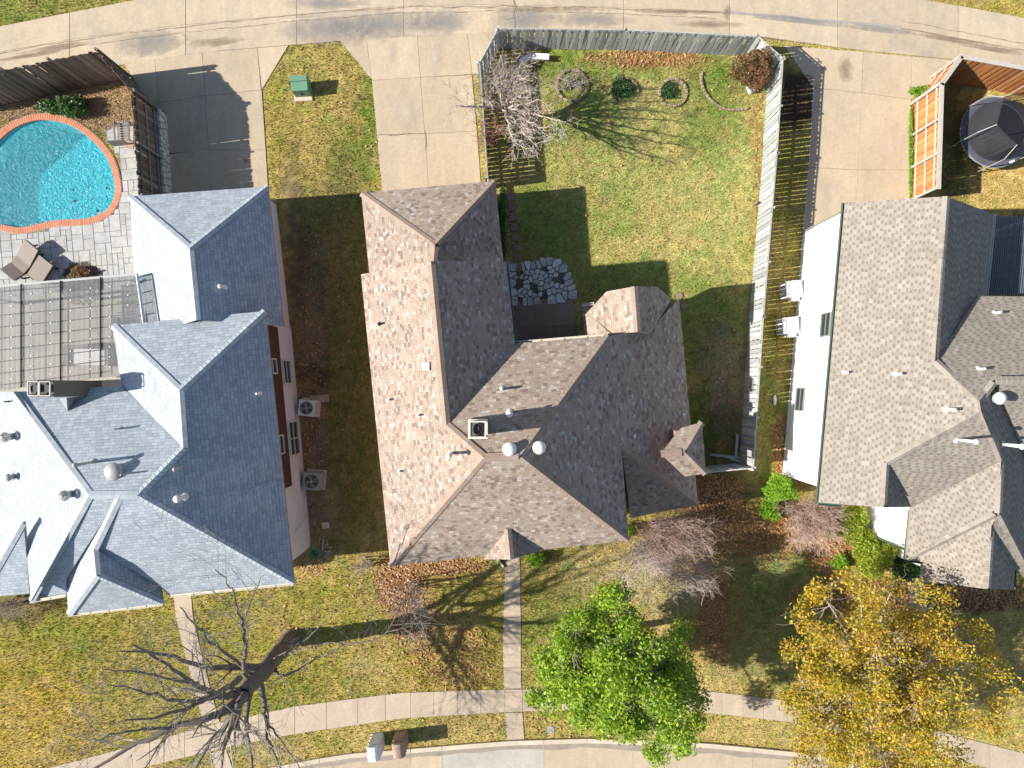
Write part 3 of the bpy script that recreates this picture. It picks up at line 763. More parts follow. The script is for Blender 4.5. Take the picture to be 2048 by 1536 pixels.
def roof_face(parent, pts, mat, h=0.14, lift=0.007, thick=0.14):
    """a slope laid in overlapping courses; pts world, planar"""
    n = len(pts); nrm = Vector((0, 0, 0))
    for i in range(n): nrm += pts[i].cross(pts[(i + 1) % n])
    nrm.normalize()
    if nrm.z < 0: pts = pts[::-1]; nrm = -nrm
    up = Vector((0, 0, 1)) - nrm * nrm.z
    if up.length < 1e-3: up = Vector((0, 1, 0))
    up.normalize(); ru = up.cross(nrm); ru.normalize()
    o0 = pts[0]
    uv = [((p - o0).dot(ru), (p - o0).dot(up)) for p in pts]
    vmin = min(q[1] for q in uv); umin = min(q[0] for q in uv)
    uv = [(q[0] - umin, q[1] - vmin) for q in uv]
    org = o0 + ru * umin + up * vmin
    W = lambda u, v, l: org + ru * u + up * v + nrm * l
    off = R.randint(0, 40)
    V = []; F = []; UV = []
    j = 0; vmax = max(q[1] for q in uv)
    while j * h < vmax:
        a, b = j * h, (j + 1) * h
        s = clip(clip(uv, a, True), b, False)
        if len(s) >= 3:
            # drop doubles
            t = []
            for q in s:
                if not t or math.hypot(q[0] - t[-1][0], q[1] - t[-1][1]) > 1e-5: t.append(q)
            if len(t) > 2 and math.hypot(t[0][0] - t[-1][0], t[0][1] - t[-1][1]) < 1e-5: t.pop()
            if len(t) >= 3:
                base = len(V)
                for q in t: V.append(tuple(W(q[0], q[1], lift * (1 - (q[1] - a) / h))))
                F.append(tuple(range(base, base + len(t)))); UV.append([(q[0] + off * 1.7, q[1] + off * h) for q in t])
                lo = [q[0] for q in t if abs(q[1] - a) < 1e-4]
                if len(lo) >= 2:
                    base = len(V); u0, u1 = min(lo), max(lo)
                    V += [tuple(W(u0, a, 0)), tuple(W(u1, a, 0)), tuple(W(u1, a, lift)), tuple(W(u0, a, lift))]
                    F.append((base, base + 1, base + 2, base + 3)); UV.append([(u0 + off * 1.7, a + off * h + .001), (u1 + off * 1.7, a + off * h + .001)] * 2)
        j += 1
    base = len(V)
    for q in uv: V.append(tuple(W(q[0], q[1], 0)))
    for q in uv:
        w = W(q[0], q[1], 0); V.append((w.x, w.y, w.z - thick))
    m = len(uv)
    for i in range(m):
        k = (i + 1) % m
        F.append((base + m + i, base + m + k, base + k, base + i)); UV.append([(0, 0)] * 4)
    F.append(tuple(base + m + i for i in range(m - 1, -1, -1))); UV.append([(0, 0)] * m)
    pl = wloc(parent)
    me = bpy.data.meshes.new('roof_slope'); me.from_pydata([(x - pl.x, y - pl.y, z - pl.z) for x, y, z in V], [], F)
    ul = me.uv_layers.new(name='UVMap')
    flat = [c for f in UV for c in f]
    ul.data.foreach_set('uv', [x for c in flat for x in c])
    me.materials.append(mat); me.update()
    return link('roof_slope', me, parent)

def caps(parent, a, b, mat, w=0.16, L=0.21, lift=0.055):
    """overlapping cap shingles along a hip or a ridge, bottom to top"""
    if a.z > b.z: a, b = b, a
    d = b - a; n = max(1, int(d.length / L)); d.normalize()
    side = d.cross(Vector((0, 0, 1))); side.normalize()
    mb = MB()
    for i in range(n):
        p = a + d * (i * L) + Vector((0, 0, lift + 0.012)); q = a + d * min((i + 1.25) * L, (b - a).length) + Vector((0, 0, lift - 0.008))
        dn = Vector((0, 0, -0.085))
        vs = [p - side * w + dn, p, p + side * w + dn, q - side * w + dn, q, q + side * w + dn,
              p - side * w + dn * 1.35, p - Vector((0, 0, .03)), p + side * w + dn * 1.35]
        mb.add(vs, [(0, 1, 4, 3), (1, 2, 5, 4), (6, 7, 1, 0), (7, 8, 2, 1)])
    return mb.build('ridge_cap', mat, parent)

def solve_roof(V, F, it=60):
    for _ in range(it):
        acc = {k: [] for k in V}
        for f in F:
            pl = fit([P(*V[k][:3]) for k in f])
            for k in f: acc[k].append(on_plane(V[k][0], V[k][1], pl).z)
        for k in V:
            if not V[k][3] and acc[k]:
                V[k][2] = 0.4 * V[k][2] + 0.6 * sum(acc[k]) / len(acc[k])

def make_roof(parent, V, F, mat, capmat, capedges, h=0.125, lift=0.006):
    V = {k: [v[0], v[1], v[2], (v[3] if len(v) > 3 else 0)] for k, v in V.items()}
    solve_roof(V, F)
    for f in F:
        pl = fit([P(*V[k][:3]) for k in f])
        pts = [on_plane(V[k][0], V[k][1], pl) for k in f]
        ROOFS.append(([(V[k][0], V[k][1]) for k in f], pl))
        roof_face(parent, pts, mat, h, lift)
    for e in capedges:
        a, b = e
        caps(parent, P(*V[a][:3]), P(*V[b][:3]), capmat)
    return V

def walls(parent, poly, h, mat, name='wall'):
    mb = MB(); mb.prism([tuple(G(*p)[:2]) for p in poly], -0.1, h)
    CONC_POLYS.append([tuple(p) for p in poly])
    return mb.build(name, mat, parent)

def gutter(parent, a, b, mat, r=0.06, name='gutter'):
    mb = MB(); d = (b - a); L = d.length; rz = math.atan2(d.y, d.x)
    m = (a + b) / 2
    # open trough: two sides and a floor
    s = Vector((-math.sin(rz), math.cos(rz), 0))
    def bar(off, w, hh, dz):
        mid = m + s * off + Vector((0, 0, dz))
        ca, sa = math.cos(rz), math.sin(rz)
        vs = []
        for e, p in ((0, a), (1, b)):
            q = p + s * off + Vector((0, 0, dz))
            for dx, dzz in ((-w, -hh), (w, -hh), (w, hh), (-w, hh)):
                vs.append(tuple(q + s * dx + Vector((0, 0, dzz))))
        mb.add(vs, [(0, 1, 2, 3), (7, 6, 5, 4), (0, 4, 5, 1), (1, 5, 6, 2), (2, 6, 7, 3), (3, 7, 4, 0)])
    bar(-r, 0.012, r, 0); bar(r, 0.012, r, 0); bar(0, r - 0.014, 0.01, -r + 0.012)
    k = int(L / 1.0)
    for i in range(1, k + 1):
        q = a + d * (i / (k + 1)); mb.box((q.x, q.y, q.z + r * 0.8), (0.03, 2 * r + 0.02, 0.015), rz)
    return mb.build(name, mat, parent)

def pipe_vent(parent, px, py, h, r, mat, cap=None, flash=True, hint=None):
    z = roof_z(px, py) if hint is None else hint
    p = P(px, py, z)
    mb = MB(); mb.cyl((p.x, p.y, p.z - 0.1), r, h + 0.1, 12)
    o = mb.build('vent_pipe', mat, parent, True)
    if flash:
        f = MB(); f.lathe((p.x, p.y, p.z - 0.12), [(r * 2.4, 0.0), (r * 2.2, 0.09), (r * 1.3, 0.15), (r * 1.05, 0.2)], 14); f.build('flashing', mat, parent)
    if cap:
        c = MB(); c.lathe((p.x, p.y, p.z + h), [(r * 1.1, -0.02), (cap, 0.02), (cap, 0.1), (cap * 0.55, 0.16), (0.01, 0.18)], 16)
        c.build('vent_cap', mat, parent, True)
    return o

def turbine(parent, px, py, r=0.19):
    z = roof_z(px, py); p = P(px, py, z)
    mb = MB(); mb.lathe((p.x, p.y, p.z - 0.1), [(r * 0.85, 0), (r * 0.7, 0.3), (r * 0.75, 0.38)], 16); mb.build('vent_collar', M['metal'], parent)
    t = MB()
    for k in range(16):
        a = 2 * math.pi * k / 16; a2 = a + 0.28
        pr = [(0.7, 0.28), (1.08, 0.42), (1.12, 0.52), (0.8, 0.64), (0.25, 0.68)]
        vs = []
        for q, zz_ in pr:
            for aa in (a, a2): vs.append((p.x + r * q * math.cos(aa), p.y + r * q * math.sin(aa), p.z - 0.05 + zz_ * 1.0 + (0.01 if aa == a2 else 0)))
        t.add(vs, [(2 * i, 2 * i + 1, 2 * i + 3, 2 * i + 2) for i in range(len(pr) - 1)])
    t.cyl((p.x, p.y, p.z + 0.6), r * 0.3, 0.05, 12)
    t.build('turbine_head', M['metal'], parent)

def dome_vent(parent, px, py, r=0.3, h=0.3, mat=None):
    z = roof_z(px, py); p = P(px, py, z)
    mb = MB(); mb.lathe((p.x, p.y, p.z - 0.25), [(r * 0.75, 0), (r * 0.75, h), (r, h + 0.02), (r, h + 0.07), (r * 0.9, h + 0.13), (r * 0.6, h + 0.2), (r * 0.3, h + 0.235), (0.01, h + 0.24)], 28)
    return mb.build('attic_fan_dome', mat or M['pvc'], parent, True)

# ---- middle house
HC = empty('house', P(1010, 800, 0), 'tan house with brown mottled shingle roof, in the middle of the three houses', 'house')
VC = {
 'g1': (723, 386, 2.96, 1), 'g2': (990, 362, 2.96, 1), 'g3': (870, 490, 4.9), 'g4': (740, 560, 2.96, 1), 'g5': (866, 545, 4.9), 'g6': (1008, 540, 2.96, 1)}
FC = [('g1', 'g4', 'g5', 'g3'), ('g1', 'g3', 'g2'), ('g2', 'g3', 'g5', 'g6')]
make_roof(HC, VC, FC, M['roof_c'], M['cap_c'], [('g1', 'g3'), ('g2', 'g3'), ('g3', 'g5')], 0.14, 0.013)
VM = {
 'm1': (722, 549, 4.75, 1), 'm2': (862, 522, 7.4, 1), 'm3': (1012, 523, 4.85), 'm4': (1030, 687, 4.9), 'm5': (893, 850, 7.4), 'm6': (1217, 671, 5.2), 'm7': (1040, 912, 8.8), 'm8': (968, 915, 8.8), 'm9': (781, 1132, 4.75, 1), 'm10': (1257, 1081, 5.1),
 'q1': (1243, 896, 5.2), 'q2': (1396, 1009, 2.55, 1), 'q3': (1358, 597, 2.55, 1), 'q4': (1300, 660, 3.9), 'q5': (1260, 1038, 2.9)}
FM = [('m1', 'm2', 'm5', 'm8', 'm9'), ('m2', 'm3', 'm4', 'm5'), ('m4', 'm6', 'm7', 'm8', 'm5'), ('m9', 'm8', 'm7', 'm10'), ('m7', 'm10', 'q1', 'q2', 'q3', 'q4', 'm6')]
VMs = make_roof(HC, VM, FM, M['roof_c'], M['cap_c'], [('m2', 'm5'), ('m5', 'm8'), ('m8', 'm9'), ('m8', 'm7'), ('m6', 'm7'), ('m7', 'm10')])
print('mid roof', {k: round(v[2], 2) for k, v in VMs.items()})
q1z = VMs['q1'][2]; e1z = 2.55
make_roof(HC, {'a': (1243, 896, q1z, 1), 'b': (1396, 1009, 2.5, 1), 'c': (1262, 1036, 2.5, 1), 'd': (1238, 900, q1z)}, [('a', 'b', 'c')], M['roof_c'], M['cap_c'], [('a', 'b')])
# north bay of the east wing
VT = {'t1': (1213, 583, 4.05), 't2': (1268, 573, 5.0, 1), 't3': (1275, 664, 5.0, 1), 't4': (1224, 669, 4.2), 't5': (1166, 634, 3.1, 1), 't6': (1183, 634, 3.35), 'n1': (1314, 573, 4.1), 'n2': (1343, 598, 3.4), 'n3': (1300, 668, 4.2)}
make_roof(HC, VT, [('t1', 't2', 't3', 't4', 't6', 't5'), ('t2', 'n1', 'n2', 'n3', 't3')], M['roof_c'], M['cap_c'], [('t2', 't3')])
make_roof(HC, {'a': (1166, 635, 3.05, 1), 'b': (1170, 672, 3.05, 1), 'c': (1224, 669, 4.25), 'd': (1184, 634, 3.4)}, [('a', 'b', 'c', 'd')], M['roof_c'], M['cap_c'], [])
make_roof(HC, {'a': (1163, 612, 2.9, 1), 'b': (1190, 607, 2.9, 1), 'c': (1213, 612, 3.2), 'd': (1170, 668, 3.0)}, [('a', 'b', 'c', 'd')], M['roof_c'], M['cap_c'], [])
# small hipped porch roof on the east side
VP = {'p1': (1322, 908, 5.15, 1), 'p2': (1369, 904, 5.15, 1), 'p3': (1404, 845, 4.5, 1), 'p4': (1412, 947, 4.5, 1), 'p5': (1364, 855, 4.5, 1), 'p6': (1370, 953, 4.5, 1)}
make_roof(HC, VP, [('p1', 'p5', 'p3', 'p2'), ('p1', 'p2', 'p4', 'p6'), ('p2', 'p3', 'p4')], M['roof_c'], M['cap_c'], [('p1', 'p2'), ('p2', 'p3'), ('p2', 'p4')])
# front gablet
make_roof(HC, {'a': (1015, 1058, 6.1, 1), 'b': (1021, 1119, 6.1, 1), 'c': (966, 1119, 5.0, 1), 'd': (1081, 1103, 5.1, 1)}, [('a', 'c', 'b'), ('a', 'b', 'd')], M['roof_c'], M['cap_c'], [('a', 'b')])
walls(HC, [(752, 425), (985, 405), (1001, 575), (772, 600)], 2.8, M['brick_w'])
walls(HC, [(776, 592), (998, 575), (1017, 705), (1178, 695), (1208, 1018), (828, 1066)], 4.6, M['brick_w'])
walls(HC, [(1180, 700), (1180, 640), (1205, 620), (1300, 606), (1323, 620), (1350, 972), (1228, 1000)], 2.4, M['brick_w'])
walls(HC, [(1310, 850), (1342, 848), (1350, 912), (1318, 915)], 4.35, M['brick_w'], 'porch_wall')
# gable end above the garage roof
mb = MB(); ga, gb, gc = G(772, 588, 4.55), G(1003, 570, 4.6), G(893, 580, 7.0)
mb.add([ga, gb, gc, ga - Vector((0, 0.15, 0)), gb - Vector((0, 0.15, 0)), gc - Vector((0, 0.15, 0))], [(0, 1, 2), (5, 4, 3), (0, 3, 4, 1), (1, 4, 5, 2), (2, 5, 3, 0)]); mb.build('gable_wall', M['brick_w'], HC)
gutter(HC, P(1014, 524, 4.85), P(1030.5, 686, 4.88), M['gut_b'], 0.05)
gutter(HC, P(1031, 686.5, 4.95), P(1216, 671, 5.15), M['gut_w'], 0.07)
gutter(HC, P(1164, 611, 2.95), P(1188, 607, 2.95), M['gut_w'], 0.05)
def chimney_mid():
    # tall thin chimney with open metal cap
    a = P(955, 859, 9.9); cx, cy = a.x, a.y
    zb = 7.0
    mb = MB(); mb.box((cx, cy, (zb + 9.6) / 2), (0.62, 0.62, 9.6 - zb)); mb.build('chimney_stack', M['chim'], HC)
    mb = MB()
    for zt, s in ((9.62, 0.66), (9.86, 0.56)):
        for dx, dy, sx, sy in ((0, s / 2, s + .05, .05), (0, -s / 2, s + .05, .05), (s / 2, 0, .05, s - .05), (-s / 2, 0, .05, s - .05)):
            mb.box((cx + dx, cy + dy, zt), (sx, sy, .07))
    for dx in (-1, 1):
        for dy in (-1, 1): mb.box((cx + dx * .28, cy + dy * .28, 9.74), (.04, .04, .22))
    mb.build('chimney_cap', M['gut_w'], HC)
    mb = MB(); mb.lathe((cx, cy, 9.5), [(0.2, 0.0), (0.2, 0.2), (0.16, 0.21), (0.15, 0.05)], 16); mb.build('flue', M['dark'], HC)
chimney_mid()
for (px, py, h, r, m, cp) in [(760, 648, 0.35, 0.05, 'dark', None), (779, 799, 0.3, 0.04, 'pvc', None), (838, 830, 0.3, 0.04, 'pvc', None), (800, 942, 0.25, 0.04, 'pvc', None), (1004, 778, 0.55, 0.05, 'pvc', None), (1366, 831, 0.2, 0.05, 'pvc', None), (1268, 873, 0.25, 0.05, 'pvc', None)]:
    pipe_vent(HC, px, py, h, r, M[m], cp)
pipe_vent(HC, 1019, 826, 1.0, 0.07, M['pvc'], 0.13)
pipe_vent(HC, 903, 906, 1.0, 0.06, M['pvc'], 0.11)
dome_vent(HC, 1019, 897, 0.27, 0.45); dome_vent(HC, 1078, 894, 0.26, 0.45)
p = P(853, 733, roof_z(853, 733)); mb = MB(); mb.box((p.x, p.y, p.z + 0.05), (0.28, 0.32, 0.35)); mb.build('box_vent', M['pvc'], HC)

# ---- left house
HL = empty('house', P(300, 900, 0), 'house with pale blue-grey shingle roof beside the swimming pool', 'house')
VN = {'n1': (258, 393, 2.9, 1), 'n2': (535, 373, 2.9, 1), 'n3': (380, 497, 5.1), 'n4': (394, 640, 5.1), 'n5': (567, 652, 2.9, 1), 'n6': (300, 668, 2.9, 1)}
make_roof(HL, VN, [('n1', 'n3', 'n2'), ('n2', 'n3', 'n4', 'n5'), ('n1', 'n6', 'n4', 'n3')], M['roof_l'], M['cap_l'], [('n1', 'n3'), ('n2', 'n3'), ('n3', 'n4')], 0.15)
VL = {'k1': (225, 651, 4.3, 1), 'k2': (530, 622, 4.3, 1), 'k3': (360, 781, 6.35, 1), 'k4': (368, 896, 6.4, 1), 'k5': (276, 990, 7.35, 1), 'k6': (180, 990, 7.3, 1), 'kb': (241, 990, 7.35, 1), 'k7': (243, 772, 4.35, 1), 'k8': (27, 784, 4.5, 1), 'k9': (588, 1166, 4.3, 1), 's0': (338, 1191, 4.3, 1),
 'k10': (62, 1202, 4.3, 1), 'd1': (47, 1043, 6.0), 'd3': (-30, 1196, 4.3, 1), 'w1': (-110, 1200, 3.2), 'w2': (-110, 784, 3.2), 'b2': (189, 1097, 6.05, 1), 'b3': (194, 1150, 6.05, 1), 'b4': (137, 1229, 4.3, 1), 'b5': (325, 1207, 4.3, 1), 'b6': (132, 1156, 4.3, 1), 'b7': (320, 1172, 4.3, 1), 'b8': (133, 1191, 4.3, 1)}
FL = [('k1', 'k3', 'k2'), ('k1', 'k7', 'k4', 'k3'), ('k2', 'k3', 'k4', 'k5', 'k9'), ('k8', 'k6', 'k5', 'k4', 'k7'), ('k5', 'kb', 'b2', 'b7', 's0', 'k9'),
      ('kb', 'b6', 'b4', 'b3', 'b2'), ('b3', 'b4', 'b5'), ('b2', 'b3', 'b5', 'b7'), ('k6', 'kb', 'b6', 'b8', 'k10'), ('k8', 'k6', 'k10', 'd1', 'd3', 'w1', 'w2')]
VLs = make_roof(HL, VL, FL, M['roof_l'], M['cap_l'], [('k1', 'k3'), ('k2', 'k3'), ('k3', 'k4'), ('k4', 'k5'), ('k5', 'k9'), ('k5', 'k6'), ('k6', 'k8'), ('k6', 'k10'), ('kb', 'b2'), ('b2', 'b3'), ('b3', 'b4'), ('b3', 'b5')], 0.15)
print('left roof', {k: round(v[2], 2) for k, v in VLs.items()})
make_roof(HL, {'a': (47, 1043, 5.9, 1), 'b': (59, 1187, 4.15, 1), 'c': (-40, 1196, 4.15, 1)}, [('a', 'b', 'c')], M['roof_l'], M['cap_l'], [('a', 'c')], 0.15)
walls(HL, [(320, 432), (553, 410), (580, 655), (335, 690)], 2.75, M['stucco'])
walls(HL, [(335, 680), (582, 656), (622, 1092), (425, 1112), (398, 1128), (264, 1144), (256, 1120), (190, 1120), (170, 805), (335, 795)], 4.1, M['stucco'])
walls(HL, [(-30, 805), (168, 805), (188, 1118), (-20, 1130)], 3.1, M['stucco'])
gutter(HL, P(60, 1203, 4.25), P(131, 1191, 4.25), M['gut_w'], 0.05); gutter(HL, P(138, 1230, 4.25), P(325, 1208.5, 4.25), M['gut_w'], 0.05); gutter(HL, P(341, 1192, 4.25), P(588, 1167, 4.25), M['gut_w'], 0.05)
def wall_quad(parent, a, b, z0, z1, thick, mat, name):
    """a panel standing on the line a-b (plan units), projecting by thick"""
    p, q = G(*a), G(*b); d = (q - p).normalized(); nr = Vector((d.y, -d.x, 0)) * thick
    mb = MB(); vs = []
    for z in (z0, z1):
        for w in (p - nr * 0.2, q - nr * 0.2, q + nr, p + nr): vs.append((w.x, w.y, z))
    mb.add(vs, [(3, 2, 1, 0), (4, 5, 6, 7), (0, 1, 5, 4), (1, 2, 6, 5), (2, 3, 7, 6), (3, 0, 4, 7)])
    return mb.build(name, mat, parent)
def window(parent, a, b, z0, z1, out=0.06, mullions=(1, 1), fm=None, flip=1, label=None):
    p, q = G(*a), G(*b); d = (q - p).normalized(); L = (q - p).length; nr = Vector((d.y, -d.x, 0)) * flip
    mb = MB(); t = 0.05
    def bar(u0, u1, za, zb, o):
        vs = []
        for z in (za, zb):
            for w in (p + d * u0 - nr * 0.02, p + d * u1 - nr * 0.02, p + d * u1 + nr * o, p + d * u0 + nr * o): vs.append((w.x, w.y, z))
        mb.add(vs, [(3, 2, 1, 0), (4, 5, 6, 7), (0, 1, 5, 4), (1, 2, 6, 5), (2, 3, 7, 6), (3, 0, 4, 7)])
    bar(0, L, z0, z0 + t, out); bar(0, L, z1 - t, z1, out); bar(0, t, z0 + t, z1 - t, out); bar(L - t, L, z0 + t, z1 - t, out)
    for i in range(1, mullions[0] + 1): u = L * i / (mullions[0] + 1); bar(u - .02, u + .02, z0 + t, z1 - t, out * 0.8)
    for i in range(1, mullions[1] + 1):
        z = z0 + (z1 - z0) * i / (mullions[1] + 1); bar(t, L - t, z - .02, z + .02, out * 0.75)
    w = mb.build('window', fm or M['frame'], parent)
    if label: w['label'] = label
    g = MB(); o = out * 0.35
    vs = [p + d * t + nr * o + Vector((0, 0, z0 + t)), p + d * (L - t) + nr * o + Vector((0, 0, z0 + t)), p + d * (L - t) + nr * o + Vector((0, 0, z1 - t)), p + d * t + nr * o + Vector((0, 0, z1 - t))]
    g.add(vs, [(0, 1, 2, 3)]); g.build('pane', M['glass'], w)
    return w
# east wall of the left house (line (582,656)-(622,1092))
def fC(x): return (x, 1066 + (x - 828) * (1018 - 1066) / 380.0 + .4)
for x0, x1 in ((860, 905), (1070, 1115), (1140, 1185)): window(HC, fC(x0), fC(x1), .9, 2.1, .08, (1, 1))
dr = wall_quad(HC, fC(1012), fC(1036), 0.05, 2.1, .06, M['brown'], 'front_door')
def eL(y): return (582 + (y - 656) * (622 - 582) / (1092 - 656) + 0.4, y)
wall_quad(HL, eL(662), eL(958), 2.2, 4.05, -0.05, M['brown'], 'brown_siding')
window(HL, eL(722), eL(768), 0.9, 2.0, 0.10, (0, 1), flip=-1)
window(HL, eL(840), eL(905), 0.6, 2.0, 0.10, (1, 1), flip=-1, label='two by two paned side window')
window(HL, (eL(722)[0] + 2.2, 722), (eL(750)[0] + 2.2, 750), 3.0, 3.6, 0.08, (0, 0), flip=-1); window(HL, (eL(860)[0] + 2.2, 860), (eL(895)[0] + 2.2, 895), 3.0, 3.6, 0.08, (0, 0), flip=-1)
mb = MB(); mb.tube([G(*eL(1030), 0.4) + Vector((0.05, 0, 0)), G(*eL(1045), 2.4) + Vector((0.05, 0, 0))], 0.02, 6); mb.build('conduit', M['stucco'], HL)
for y in (560, 645):
    a = (556 + (y - 410) * .115, y); mb = MB(); q = G(a[0] + 0.5, a[1], 1.9); mb.box((q.x + .08, q.y, q.z), (0.14, 0.22, 0.28)); mb.build('wall_lamp', M['dark'], HL)
for (px, py, h, r, m, cp) in [(448, 575, 0.35, 0.06, 'pvc', 0.1), (241, 857, 0.5, 0.035, 'metal', None), (255, 947, 0.5, 0.035, 'metal', None), (518, 787, 0.3, 0.05, 'pvc', None), (357, 937, 0.25, 0.06, 'metal', 0.09), (366, 994, 0.45, 0.08, 'pvc', 0.15), (18, 803, 0.3, 0.03, 'dark', None), (28, 953, 0.3, 0.1, 'metal', 0.16)]:
    pipe_vent(HL, px, py, h, r, M[m], cp)
pipe_vent(HL, 186, 924, 1.1, 0.06, M['metal'], 0.11)
turbine(HL, 24, 873); turbine(HL, 142, 988)
dome_vent(HL, 232, 942, 0.36, 0.4, M['metal'])
def chimney_left():
    x0, x1, y0, y1 = 251, 288, 762, 789
    mb = MB(); mb.prism([tuple(G(*q)[:2]) for q in ((x0, y0), (x1, y0), (x1, y1), (x0, y1))], 3.6, 6.9); mb.build('chimney_stack', M['chim'], HL)
    c = G((x0 + x1) / 2, (y0 + y1) / 2)
    mb = MB()
    for k, (cx, w) in enumerate(((c.x - 0.23, 0.42), (c.x + 0.23, 0.42))):
        for dx, dy, sx, sy in ((0, .28, w, .04), (0, -.28, w, .04), (w / 2, 0, .04, .52), (-w / 2, 0, .04, .52)): mb.box((cx + dx, c.y + dy, 7.08), (sx, sy, .06))
        for dx in (-1, 1):
            for dy in (-1, 1): mb.box((cx + dx * w * .45, c.y + dy * .26, 6.97), (.04, .04, .2))
    mb.build('chimney_cap', M['metal'], HL)
    for dx in (-.23, .23):
        mb = MB(); mb.cyl((c.x + dx, c.y, 6.88), 0.17, 0.14, 18); mb.build('flue', M['dark'], HL)
    mb = MB(); a, b_, cc = P(118, 797, roof_z(118, 800) + .1), P(152, 796, roof_z(152, 800) + .1), P(135, 822, roof_z(135, 822) + 0.02)
    t = P(133, 795, 5.6); mb.add([a, cc, t, b_], [(0, 1, 2), (1, 3, 2), (0, 2, 3)]); mb.build('chimney_cricket', M['roof_l'], HL)
chimney_left()

# ---- right house
HR = empty('house', P(1850, 760, 0), 'house with taupe shingle roof, white side wall and green gutters on the right', 'house')
VR = {'r1': (1690, 405, 4.75, 1), 'r2': (1893, 393, 7.0), 'r3': (1987, 428, 3.5, 1), 'r4': (1971, 595, 3.5, 1), 'r5': (1870, 722, 7.2), 'r6': (1956, 592, 4.9, 1), 'a1': (1959, 802, 7.9, 1), 'a2': (1962, 822, 7.9, 1), 'h3': (1772, 925, 6.3, 1), 's1': (1767, 1015, 6.3, 1), 'r0': (1638, 1005, 4.75, 1),
 'a3': (2002, 922, 6.6, 1), 'a4': (1997, 1026, 6.5, 1), 's2': (1823, 1014, 4.9, 1), 'b2': (1813, 1118, 4.1, 1), 'c1': (1983, 1052, 5.9, 1), 'c2': (1975, 1178, 5.9, 1), 'c3': (1845, 1162, 3.7, 1), 'c4': (1849, 1125, 3.75, 1), 'c5': (2027, 1178, 4.3, 1), 'c6': (2030, 1139, 4.3, 1),
 'p1': (1991, 761, 7.9, 1), 'p2': (2130, 760, 7.9, 1), 'e1': (2075, 973, 3.4, 1), 'e2': (2075, 1176, 3.3, 1), 'e3': (2130, 985, 3.7, 1), 'x1': (2130, 594, 5.4, 1)}
FR = [('r1', 'r2', 'r5', 'a1', 'a2', 'h3', 's1', 'r0'), ('r2', 'r3', 'r4', 'r6', 'r5'), ('a2', 'a3', 's2', 'h3'), ('h3', 's2', 's1'), ('a3', 'a4', 'b2', 's2'), ('a4', 'c1', 'c2', 'c3', 'c4', 'b2'), ('c1', 'c2', 'c5', 'c6'),
      ('r5', 'r6', 'x1', 'p2', 'p1', 'a1'), ('p1', 'e1', 'e2', 'a4', 'a3', 'a2', 'a1'), ('p1', 'p2', 'e3', 'e1'), ('a4', 'e2', 'c6', 'c1')]
VRs = make_roof(HR, VR, FR, M['roof_r'], M['cap_r'], [('r2', 'r5'), ('r5', 'a1'), ('a1', 'p1'), ('p1', 'p2'), ('a1', 'a2'), ('a2', 'h3'), ('a2', 'a3'), ('a3', 'a4'), ('a4', 'b2'), ('h3', 's1'), ('c1', 'c2'), ('a4', 'e2')], 0.145)
print('right roof', {k: round(v[2], 2) for k, v in VRs.items()})
walls(HR, [(1605, 467), (1725, 480), (1826, 492), (1812, 700), (1905, 705), (1905, 1000), (1770, 990), (1733, 985), (1640, 952), (1565, 945)], 4.5, M['white'])
walls(HR, [(1826, 493), (1868, 497), (1852, 660), (1812, 660)], 3.3, M['white'])
walls(HR, [(1907, 655), (2080, 660), (2080, 870), (1955, 1080), (1907, 1060)], 3.4, M['white'])
walls(HR, [(1733, 987), (1768, 992), (1903, 1002), (1905, 1096), (1730, 1062)], 3.85, M['white'])
walls(HR, [(1770, 1072), (1905, 1098), (1904, 1108), (1772, 1102)], 3.4, M['white'])
gutter(HR, P(1688, 406, 4.72), P(1636, 1004, 4.72), M['gut_g'], 0.07)
gutter(HR, P(1637, 1007, 4.7), P(1683, 1011, 4.75), M['gut_g'], 0.05)
gutter(HR, P(1821, 1020, 4.1), P(1811, 1119, 4.0), M['gut_g'], 0.06); gutter(HR, P(1811, 1120, 4.0), P(1848, 1125, 3.8), M['gut_g'], 0.06); gutter(HR, P(1846, 1127, 3.7), P(1843, 1163, 3.6), M['gut_g'], 0.06); gutter(HR, P(1843, 1164, 3.6), P(1905, 1171, 3.7), M['gut_g'], 0.06)
gutter(HR, P(2028, 1139, 4.1), P(2026, 1178, 4.05), M['gut_g'], 0.06)
gutter(HR, P(1989, 428, 3.45), P(1973, 590, 3.45), M['gut_w'], 0.05)
def wR(y): return (1605 - (y - 467) * (40 / 478.0) - 0.4, y)
window(HR, wR(640), wR(683), 3.1, 4.05, 0.07, (0, 1), M['screen'], 1); window(HR, wR(775), wR(820), 1.0, 1.95, 0.07, (0, 1), M['screen'], 1)
for y in (698, 735):
    q = G(*wR(y), 1.0); mb = MB(); mb.box((q.x - .08, q.y, q.z + .1), (0.14, 0.3, 0.4)); mb.build('meter_box', M['white'], HR)
q = G(*wR(702), 0.6); mb = MB(); mb.tube([q + Vector((-.06, .3, 0)), q + Vector((-.06, .3, 1.6)), q + Vector((-.06, -.6, 1.7)), q + Vector((-.06, -.6, .4))], 0.025, 6); mb.tube([q + Vector((-.05, .9, 0)), q + Vector((-.05, .9, 1.1)), q + Vector((-.05, .3, 1.1))], 0.02, 6); mb.build('conduit', M['metal'], HR)
mb = MB(); a = G(1608, 470, 4.5); b_ = G(1603, 460, 0); mb.tube([G(1604, 464.5, 0.05), G(1604, 464.5, 4.5)], 0.035, 6); mb.build('downspout', M['screen'], HR)
mb = MB(); mb.tube([G(1563.5, 947, 0.05), G(1563.5, 947, 4.5)], 0.05, 6); mb.build('downspout', M['white'], HR)
